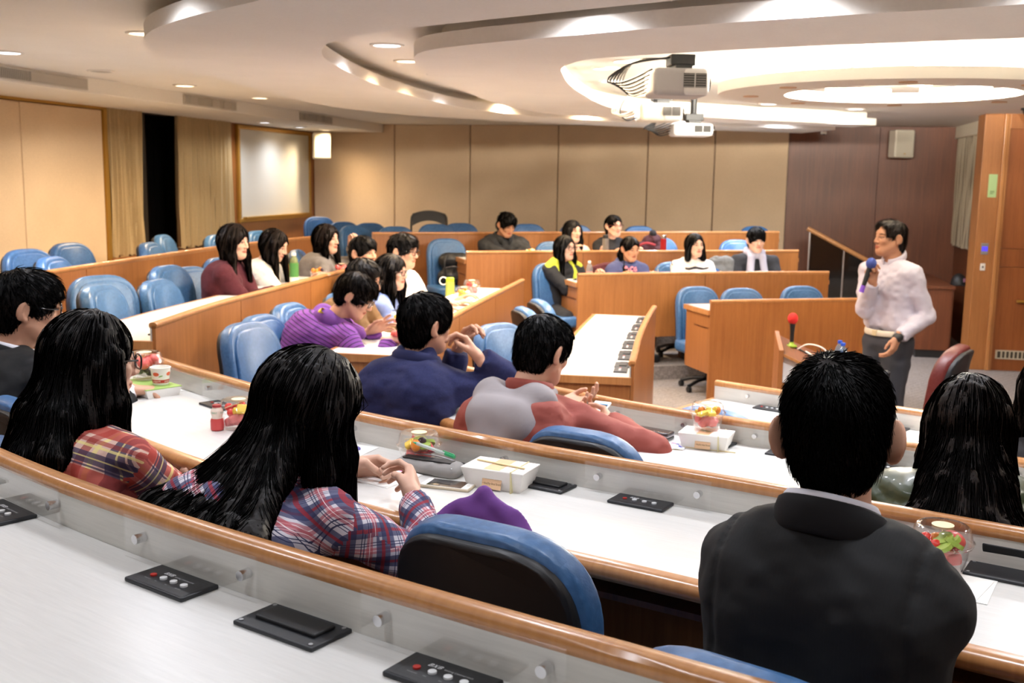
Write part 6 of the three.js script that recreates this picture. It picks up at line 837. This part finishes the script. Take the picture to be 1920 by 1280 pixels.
{ const g = thing('notebook', 'open notebook with faint writing under the writing hands', 'notebook', on('near3', -0.36, -2.79, 0.1, 0), -0.6), nm = std(0xffffff, 0.8, { map: canvasTex(256, 256, (c, w, h) => { c.fillStyle = '#f3f1ec'; c.fillRect(0, 0, w, h); c.fillStyle = '#cfc6d8'; for (let i = 0; i < 12; i++) c.fillRect(20, 30 + i * 17, 120 + (i * 53) % 90, 3); c.fillStyle = '#e85aa8'; c.fillRect(60, 20, 70, 9); }) });
  for (const s of [-1, 1]) mesh('page_block', box(0.105, 0.008, 0.15, s * 0.053, 0.004, 0, 0.002), M.white, g).rotation.z = s * -0.05; for (const s of [-1, 1]) { const p = mesh('page', new THREE.PlaneGeometry(0.1, 0.145).rotateX(-Math.PI / 2).translate(s * 0.053, 0.0086, 0), nm, g); p.rotation.z = s * -0.05; } mesh('spine', box(0.006, 0.005, 0.15, 0, 0.0025, 0), M.black, g);
  const p = thing('pencil_pouch', 'open grey and black pencil pouch beside the phone', 'pencil case', on('near3', -0.215, -2.84, 0.08, 0), -0.45); const pm = std(0x8f8c89, 0.85); mesh('body', toGeo(skin([CAP([-0.08, 0.018, 0], [0.08, 0.018, 0.0], 0.02, 0.022, 0.02), CAP([-0.08, 0.016, 0.03], [0.08, 0.016, 0.03], 0.018, 0.02, 0.02)], 0.006, (x, y, z) => 0.003 * noise3(x * 50, y * 50, z * 50)), [0, 0.0, 0]), pm, p); mesh('lining', box(0.15, 0.004, 0.03, 0, 0.038, 0.015, 0.001), M.black, p); mesh('zip', tube([[-0.09, 0.036, -0.012], [0, 0.042, -0.014], [0.095, 0.03, 0.0], [0.085, 0.028, 0.045]], 0.002, 20, 6), M.steel, p);
  const ph = thing('phone', 'white smartphone lying face up on the desk', 'phone', on('near3', -0.165, -2.7, 0.08, 0), -0.33); mesh('case', box(0.138, 0.0075, 0.067, 0, 0.00375, 0, 0.003), std(0xcfc0a4, 0.4), ph); mesh('front', box(0.132, 0.001, 0.062, 0, 0.0078, 0), M.white, ph); mesh('screen', box(0.098, 0.0006, 0.058, -0.002, 0.0085, 0), M.blackGloss, ph); mesh('home_button', cyl(0.005, 0.005, 0.0006, 0.057, 0.0086, 0, 16), std(0xd8d4cc, 0.4), ph);
  const p2 = thing('phone', 'white smartphone with a lit blue screen in the rust jacket wearer hands', 'phone', [0.325, 1.098, -3.97], -0.5); p2.rotation.order = 'YXZ'; p2.rotation.x = 0.35; mesh('case', box(0.068, 0.008, 0.138, 0, 0, 0, 0.003), M.white, p2); mesh('screen', box(0.06, 0.001, 0.1, 0, 0.0045, 0), std(0x5a8fc0, 0.3, { emissive: 0x4d86b8, emissiveIntensity: 0.5 }), p2); mesh('screen_banner', box(0.06, 0.001, 0.025, 0, 0.005, -0.03), std(0x1c2530, 0.3), p2); }
single('purple_cloth', 'purple folded cloth poking up over the foreground chair', 'cloth', toGeo(skin([CAP([-0.11, -0.03, 0.02], [0.0, 0.045, 0], 0.012, 0.014, 0.02), CAP([0, 0.045, 0], [0.13, -0.05, 0.02], 0.014, 0.012, 0.02), ELL([0, -0.02, 0.01], [0.11, 0.055, 0.022], 0.02)], 0.007, (x, y, z) => 0.005 * noise3(x * 30, y * 30, z * 30)), [0, 0, 0]), std(0x6c3d86, 0.85), [-0.06, D3 + 0.028, -2.4], -0.3);
const paperM = std(0xf1f0ec, 0.85);
function papers(label, pos, turn, n = 1, w = 0.21, h = 0.29) { for (let i = 0; i < n; i++) single('paper_sheet', i ? label + ', lower sheet' : label, 'paper', box(w, 0.001, h, 0, 0.0005, 0), paperM, [pos[0] + i * 0.012, pos[1] + (n - 1 - i) * 0.0012, pos[2] + i * 0.006], turn + i * 0.12); }
papers('paper under the writing hand at the left desk end', [-1.4, D3 + 0.0005, -3.93], 0.6, 2); papers('paper at the right elbow of the foreground suit wearer', [0.86, D3 + 0.0005, -2.08], 0.9, 2, 0.148, 0.21); papers('paper under the purple hoodie wearer hand', [-0.72, D2 + 0.0005, -6.36], 1.3); papers('sheet of paper at the lime jacket wearer desk end', [0.62, D2 + 0.0005, -9.86], 0.4, 1, 0.148, 0.21); papers('paper beside the green tea bottle', [-1.63, D3 + 0.0005, -7.75], 1.4);
papers('paper strewn in front of the woman with long hair holding the pen', [-0.5, D3 + 0.0005, -3.02], -0.4, 1, 0.148, 0.21);
{ const g = thing('glasses_case', 'shiny black glasses case with a white seam', 'glasses case', on('near2', 0.575, -3.88, 0.09, 0), -0.62); mesh('base', box(0.16, 0.014, 0.058, 0, 0.007, 0, 0.006), M.blackGloss, g); mesh('lid', box(0.16, 0.014, 0.058, 0, 0.0235, 0, 0.0065), phys(0x2a2024, 0.2, { clearcoat: 0.5 }), g); mesh('seam', box(0.1605, 0.002, 0.0585, 0, 0.0155, 0), std(0xd8d0d4, 0.4), g);
  const s = thing('snack_packet', 'crumpled gold and blue printed snack packet', 'snack packet', on('near2', 0.545, -3.67, 0.06, 0), -0.3); const sm = std(0xffffff, 0.35, { metalness: 0.1, map: canvasTex(256, 128, (c, w, h) => { c.fillStyle = '#cdbb72'; c.fillRect(0, 0, w, h); c.fillStyle = '#3f9c88'; c.fillRect(80, 0, 60, h); c.fillStyle = '#e8e8f2'; c.fillRect(120, 0, 136, h); c.fillStyle = '#3a48a8'; for (let i = 0; i < 9; i++) { c.beginPath(); c.arc(135 + (i * 47) % 115, 18 + (i * 37) % 95, 12, 0, 7); c.fill(); } c.fillStyle = '#cc3a58'; c.font = 'bold 34px sans-serif'; c.fillText('25', 165, 75); }) });
  const pg = new THREE.PlaneGeometry(0.15, 0.075, 24, 12).rotateX(-Math.PI / 2), A = pg.attributes.position; for (let i = 0; i < A.count; i++) { const x = A.getX(i), z = A.getZ(i), e = Math.max(0, 1 - (x / 0.075) ** 2) * Math.max(0, 1 - (z / 0.0375) ** 2); A.setY(i, 0.003 + 0.014 * e + 0.003 * noise3(x * 60, 1, z * 60)); } pg.computeVertexNormals(); mesh('packet', pg, sm, s); mesh('underside', box(0.14, 0.002, 0.07, 0, 0.001, 0), std(0xc8b876, 0.4), s);
  single('chopstick', 'single wooden chopstick on the desk before the food box', 'chopstick', box(0.19, 0.0035, 0.005, 0, 0.0018, 0), woodStick, on('near2', 0.69, -3.63, 0.05, 0), -0.42);
  const w = thing('wallet', 'black folded wallet behind the suit wearer ear', 'wallet', on('near2', 1.215, -3.3, 0.06, 0), -0.3); mesh('cover', box(0.11, 0.018, 0.07, 0, 0.009, 0, 0.006), M.black, w); mesh('flap', box(0.11, 0.006, 0.066, 0.003, 0.021, 0, 0.002), M.black, w);
  const t = thing('thermos', 'black thermos flask beside the long haired woman at the right', 'thermos', on('near1', 1.77, -4.3, 0.06, 0)); mesh('body', lathe([[0, 0], [0.038, 0.001], [0.041, 0.006], [0.041, 0.115], [0.038, 0.12]], 32), M.blackGloss, t); mesh('lid', lathe([[0.042, 0.12], [0.042, 0.158], [0.04, 0.162], [0, 0.163]], 32), std(0x1c1c1e, 0.45), t); mesh('seam_ring', new THREE.TorusGeometry(0.0405, 0.0018, 8, 32).rotateX(Math.PI / 2).translate(0, 0.12, 0), M.steel, t);
  const b = thing('water_bottle', 'bottle with a blue cap behind the black thermos', 'bottle', on('near1', 1.93, -4.34, 0.05, 0)); mesh('body', lathe([[0, 0], [0.028, 0.002], [0.03, 0.01], [0.03, 0.13], [0.022, 0.16], [0.012, 0.175], [0.012, 0.184]], 24), phys(0xdfeaf4, 0.06, { transmission: 0.9, thickness: 0 }), b); mesh('cap', cyl(0.0142, 0.0142, 0.018, 0, 0.19, 0, 18), std(0x2f49c8, 0.4), b);
  const lp = thing('leaflet', 'pale leaflet with a dark pink leaf print on the front row desk', 'paper', on('near1', 1.7, -4.42, 0.15, 0), -0.5); mesh('sheet', box(0.21, 0.001, 0.29, 0, 0.0005, 0), std(0xe9dccd, 0.8), lp); mesh('leaf_print', new THREE.CircleGeometry(0.05, 16).scale(1, 0.45, 1).rotateX(-Math.PI / 2).rotateY(0.7).translate(0.03, 0.0013, 0.1), std(0xa8667a, 0.8), lp); }
// bottles and flasks on the other rows
function flask(label, name, pos, r, h, body, lidM, cat = 'flask') { const g = thing(name, label, cat, pos); mesh('body', lathe([[0, 0], [r * 0.94, 0.001], [r, 0.006], [r, h * 0.8], [r * 0.9, h * 0.84]], 24), body, g); mesh('lid', lathe([[r * 0.9, h * 0.84], [r * 0.9, h * 0.97], [r * 0.8, h], [0, h]], 24), lidM, g); return g; }
flask('grey steel flask beside the woman in the black top', 'vacuum_flask', on('far3', 0.94, -10.92, 0.05, 0), 0.032, 0.24, std(0x8f8880, 0.35, { metalness: 0.5 }), M.black);
flask('red flask with a steel lid on the far desk row', 'vacuum_flask', on('far3', 1.56, -11.12, 0.05, 0), 0.031, 0.235, std(0x9c1a1e, 0.3, { metalness: 0.3 }), M.chrome);
{ const g = flask('bottle with a bright green lid and white strap', 'sports_bottle', on('back2', -0.47, -7.95, 0.06, 0), 0.034, 0.185, phys(0xc8d46a, 0.15, { transmission: 0.5 }), std(0xa3c92c, 0.4), 'bottle'); mesh('strap', new THREE.TorusGeometry(0.028, 0.004, 8, 20).translate(-0.05, 0.16, 0), M.white, g);
  const t = thing('tea_bottle', 'green tea bottle with a white cap in front of the white jacket', 'bottle', on('back3', -1.62, -7.88, 0.05, 0), 0.3); mesh('body', lathe([[0, 0], [0.031, 0.002], [0.033, 0.01], [0.033, 0.15], [0.026, 0.185], [0.013, 0.205], [0.013, 0.21]], 24), phys(0xb9c48a, 0.1, { transmission: 0.6 }), t); mesh('label_sleeve', lathe([[0.0336, 0.05], [0.0336, 0.155]], 24), std(0x4f8c46, 0.5), t); mesh('label_band', lathe([[0.0339, 0.012], [0.0339, 0.05]], 24), std(0xdfe2da, 0.5), t); mesh('cap', cyl(0.0165, 0.0165, 0.022, 0, 0.218, 0, 18), M.white, t);
  const w = thing('water_bottle', 'clear bottle with a white cap beside the lime jacket wearer', 'bottle', on('far2', 0.7, -9.78, 0.05, 0)); mesh('body', lathe([[0, 0], [0.029, 0.002], [0.031, 0.01], [0.031, 0.12], [0.022, 0.15], [0.0125, 0.165], [0.0125, 0.17]], 24), phys(0xe6ecef, 0.06, { transmission: 0.85, thickness: 0 }), w); mesh('label_sleeve', lathe([[0.0314, 0.04], [0.0314, 0.09]], 24), std(0xc98a7a, 0.5), w); mesh('cap', cyl(0.0145, 0.0145, 0.018, 0, 0.178, 0, 18), M.white, w);
  const bw = thing('plastic_bowl', 'shallow clear bowl with a wooden pick beside the navy hoodie', 'bowl', on('far2', 1.36, -10.08, 0.07, 0)); mesh('bowl', lathe([[0, 0.002], [0.04, 0.002], [0.058, 0.05], [0.062, 0.052], [0.062, 0.054], [0.056, 0.053], [0.039, 0.005], [0, 0.005]], 28), phys(0xf2eee8, 0.3), bw); mesh('pick', cyl(0.002, 0.002, 0.09, 0.01, 0.05, 0, 6), woodStick, bw);
  const ds = thing('snack_dish', 'small dark dish with pink snacks before the black jacket', 'dish', on('far3', 0.0, -10.72, 0.07, 0)); mesh('dish', lathe([[0, 0.002], [0.05, 0.002], [0.065, 0.03], [0.06, 0.03], [0.048, 0.006], [0, 0.006]], 24), M.black, ds); for (let i = 0; i < 5; i++) mesh('snack_piece', new THREE.SphereGeometry(0.014, 10, 8).translate(0.025 * Math.cos(i * 1.3), 0.028, 0.025 * Math.sin(i * 1.3)), fruitM.melon, ds);
  const bn = thing('bread_roll', 'tan bread roll on a wrapper beside the brown jacket', 'bread', on('back2', -0.7, -6.82, 0.08, 0), 0.4); mesh('roll', toGeo(skin([ELL([0, 0.035, 0], [0.06, 0.032, 0.04], 0.02), ELL([0.04, 0.04, 0.02], [0.03, 0.025, 0.03], 0.02)], 0.006), [0, 0, 0]), std(0xd9b078, 0.7), bn); mesh('wrapper', box(0.14, 0.004, 0.1, 0, 0.002, 0, 0.001), std(0xe8e2d4, 0.6), bn); }
// bags and coats on chairs
function heap(name, label, cat, pos, prims, mat, h = 0.012, amp = 0.012, extra) { const g = thing(name, label, cat, pos); mesh('fabric', toGeo(skin(prims, h, (x, y, z) => amp * (noise3(x * 18, y * 18, z * 18) + 0.5 * noise3(x * 45, y * 45, z * 45))), [0, 0, 0]), mat, g); if (extra) extra(g); return g; }
heap('backpack', 'black backpack on the aisle chair', 'bag', [-0.6, T3 + 0.47, -10.82], [CAP([-0.08, 0.1, 0], [0.08, 0.1, 0], 0.09, 0.09, 0.04), CAP([-0.08, 0.27, -0.02], [0.08, 0.27, -0.02], 0.08, 0.08, 0.04)], M.black, 0.014, 0.006, g => { mesh('strap', tube([[-0.07, 0.33, 0.06], [-0.09, 0.25, 0.1], [-0.07, 0.1, 0.1]], 0.01, 14, 8), M.black, g); mesh('zip', tube([[-0.1, 0.2, 0.09], [0, 0.22, 0.1], [0.1, 0.2, 0.09]], 0.003, 12, 6), M.steel, g); });
heap('coat_bundle', 'dark red and navy bundled coat on a far chair', 'coat', [1.47, T3 + 0.79, -11.55], [CAP([-0.1, 0.05, 0], [0.1, 0.05, 0], 0.08, 0.07, 0.04), ELL([0.02, 0.14, 0], [0.1, 0.07, 0.08], 0.04)], cloth(0x3a1822), 0.012, 0.016, g => { mesh('stripe', tube([[-0.14, 0.08, 0.07], [-0.05, 0.12, 0.1], [0.05, 0.1, 0.1]], 0.012, 14, 8), cloth(0x8a2c34), g); mesh('knot', new THREE.SphereGeometry(0.04, 14, 10).translate(0.03, 0.22, 0.02), cloth(0x14141c), g); });
heap('coat', 'dark burgundy coat hung over a chair beside the navy hoodie', 'coat', [0.92, T2 + 0.52, -10.5], [CAP([-0.12, 0.02, 0], [0.1, 0.02, 0], 0.07, 0.07, 0.04), CAP([-0.1, 0.3, 0], [0.08, 0.32, 0], 0.06, 0.06, 0.04), ELL([0, 0.17, 0], [0.16, 0.2, 0.06], 0.04)], cloth(0x4c1a24));
heap('coat', 'grey coat with a blue lining on the chair beside the scarf wearer', 'coat', [2.06, T2 + 0.55, -10.6], [ELL([0, 0.2, 0], [0.17, 0.22, 0.07], 0.04), CAP([-0.14, 0.1, 0.02], [-0.06, 0.36, 0], 0.05, 0.06, 0.04), CAP([0.14, 0.1, 0.02], [0.06, 0.36, 0], 0.05, 0.06, 0.04)], cloth(0x6a6d70), 0.012, 0.012, g => mesh('lining', new THREE.SphereGeometry(0.07, 16, 12).scale(0.7, 1.5, 0.4).translate(-0.05, 0.2, 0.075), cloth(0x2c5a94), g));
heap('handbag', 'small black bag hanging beside the dark red chair', 'bag', [1.9, 0.84, -5.5], [ELL([0, 0.06, 0], [0.1, 0.06, 0.05], 0.03), CAP([-0.05, 0.1, 0], [0.06, 0.13, 0], 0.03, 0.02, 0.03)], M.black, 0.01, 0.012, g => mesh('strap', tube([[-0.05, 0.1, 0.02], [0.02, 0.17, 0.02], [0.08, 0.09, 0.02]], 0.008, 14, 8), M.black, g));

{ const g = thing('dome_camera', 'small black dome camera on the ceiling at the right edge', 'camera', [4.9, CEIL, -10.4]); mesh('base_ring', cyl(0.075, 0.075, 0.02, 0, -0.01, 0, 24), M.black, g); mesh('dome', new THREE.SphereGeometry(0.062, 24, 12, 0, 6.283, 1.5708, 1.5708).translate(0, -0.02, 0), M.blackGloss, g);
  const q = thing('ceiling_sensor', 'tiny white sensor at the far end of the outer ceiling band', 'sensor', [3.62, SOFFIT, -12.75]); mesh('body', box(0.06, 0.03, 0.05, 0, -0.015, 0, 0.006), M.white, q); mesh('eye', new THREE.SphereGeometry(0.014, 12, 8).translate(0, -0.03, 0.01), M.blackGloss, q); }
renderer.render(scene, camera);
